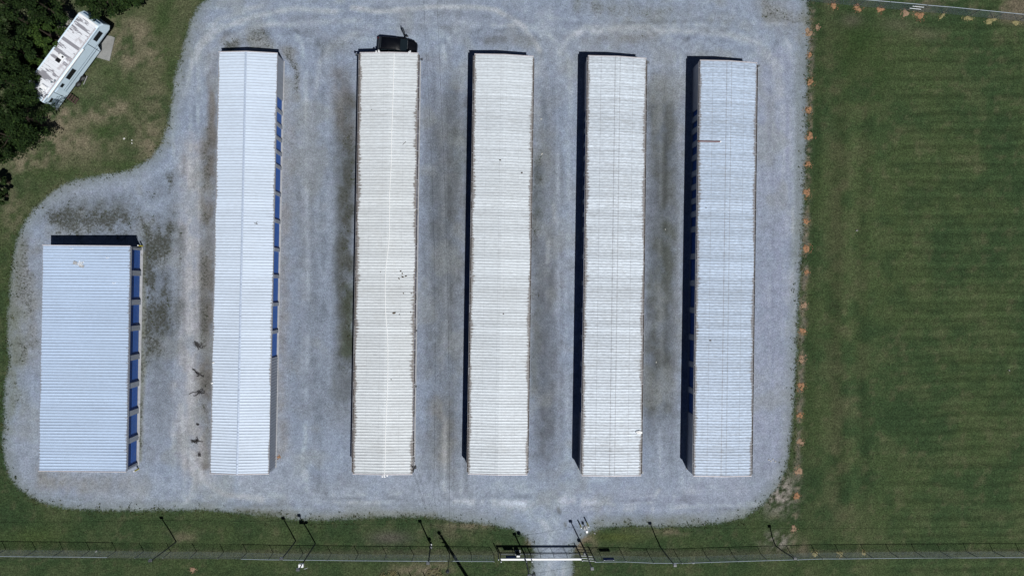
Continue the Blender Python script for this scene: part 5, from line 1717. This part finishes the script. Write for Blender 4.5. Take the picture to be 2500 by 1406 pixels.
tree(52, 285, 2.9, 6.0, 6, 'dark spiky tree below the trailer rear with pointed twigs', spike=1.0)
tree(8, 330, 2.6, 5.5, 7, 'dark tree at the left edge, lowest of the large trees', spike=.6)
tree(258, -6, 2.3, 5.0, 8, 'dark tree at the top edge above the trailer front')
tree(212, -14, 1.7, 5.0, 9, 'dark tree at the top edge left of the trailer front')
tree(303, -12, 1.7, 4.2, 10, 'rightmost dark tree at the top edge beyond the trailer', spike=.4)
tree(1, 440, .8, 2.2, 11, 'small dark shrub at the left edge below the trees', name='shrub', cat='shrub')
tree(-2, 474, .9, 2.0, 12, 'lowest small dark shrub at the left edge', name='shrub', cat='shrub')

# dead weed mats on the pale strip
for i, (x, y, sx, sy, a, lab) in enumerate(((480, 841, .8, .3, -.5, 'largest dark dead weed mat on the pale strip, topmost'), (484, 912, .75, .14, -.7, 'thin slanting dead weed mat, second from the top'),
                                   (486, 957, .65, .26, .1, 'forked dead weed mat, third from the top'), (480, 1076, .55, .3, -.2, 'compact dead weed mat, fourth from the top'),
                                   (482, 1035, .4, .12, -.4, 'small dead weed tuft between the third and fourth mats'), (486, 1108, .5, .4, 0, 'loose dead weed bits below the fourth mat'))):
    rng = np.random.RandomState(500 + i)
    p = G(x, y)
    n = 380 if i not in (4, 5) else 120
    # branching arms that creep out from the middle
    pts_ = []
    for k in range(n // 3):
        e = rng.normal(size=2) * np.array([.20, .28])
        pts_.append((e[0] * sx * math.cos(a) - e[1] * sy * math.sin(a) * 1.6, e[0] * sx * math.sin(a) + e[1] * sy * math.cos(a) * 1.6, rng.uniform(.01, .04)))
    arms = 6
    for k in range(arms):
        th = rng.uniform(0, 6.28); q = rng.normal(size=2) * .15
        for j in range(n // (arms * 2)):
            th += rng.normal() * .45
            q = q + np.array([math.cos(th), math.sin(th)]) * .045
            w_ = rng.normal(size=2) * .05
            for _ in range(2):
                e = q + rng.normal(size=2) * .03
                pts_.append((e[0] * sx * math.cos(a) - e[1] * sy * math.sin(a) * 1.6, e[0] * sx * math.sin(a) + e[1] * sy * math.cos(a) * 1.6, rng.uniform(.01, .05)))
    n = len(pts_)
    v = leaf_cloud(np.array(pts_), np.array([0, 0, 1.5]), rng.uniform(.025, .065, n), rng, .5)
    v[:, 2] = np.maximum(v[:, 2], .004)
    o = add_obj('weed_mat', quads_mesh('weed_mat', v, MAT['deadweed']), None, (p.x, p.y, .014))
    setp(o, lab, 'weeds', 'dead weed mats')

# tufts along the gravel rim and in weedy spots
rng = np.random.RandomState(77)
N = 90000
X, Y = rng.uniform(-53, 38, N), rng.uniform(-33, 33, N)
sd = lot_sd(X, Y)
px, py = to_px(X, Y)
_, wd = gravel_fields(px, py)
pb = np.exp(-((sd + .1) / .5) ** 2) * .7 + (sd > 0) * np.clip(wd - .35, 0, 1) * .25
pb *= (0.3 + 1.4 * fbm(X / 1.2, Y / 1.2, 300, 3) ** 2)
k = rng.rand(N) < pb
X, Y = X[k], Y[k]
n = len(X)
V = []
for j in range(4):
    ox, oy = rng.normal(size=n) * .07, rng.normal(size=n) * .07
    C = np.stack([X + ox, Y + oy, rng.uniform(.03, .09, n)], 1)
    V.append(leaf_cloud(C, np.array([0, 0, 1.0]), rng.uniform(.04, .10, n), rng, .7))
v = np.concatenate(V); v[:, 2] = np.maximum(v[:, 2], .012)
o = add_obj('weed_tufts', quads_mesh('weed_tufts', v, MAT['weedleaf']))
setp(o, 'scattered low weeds along the gravel rim', 'weeds', kind='stuff')
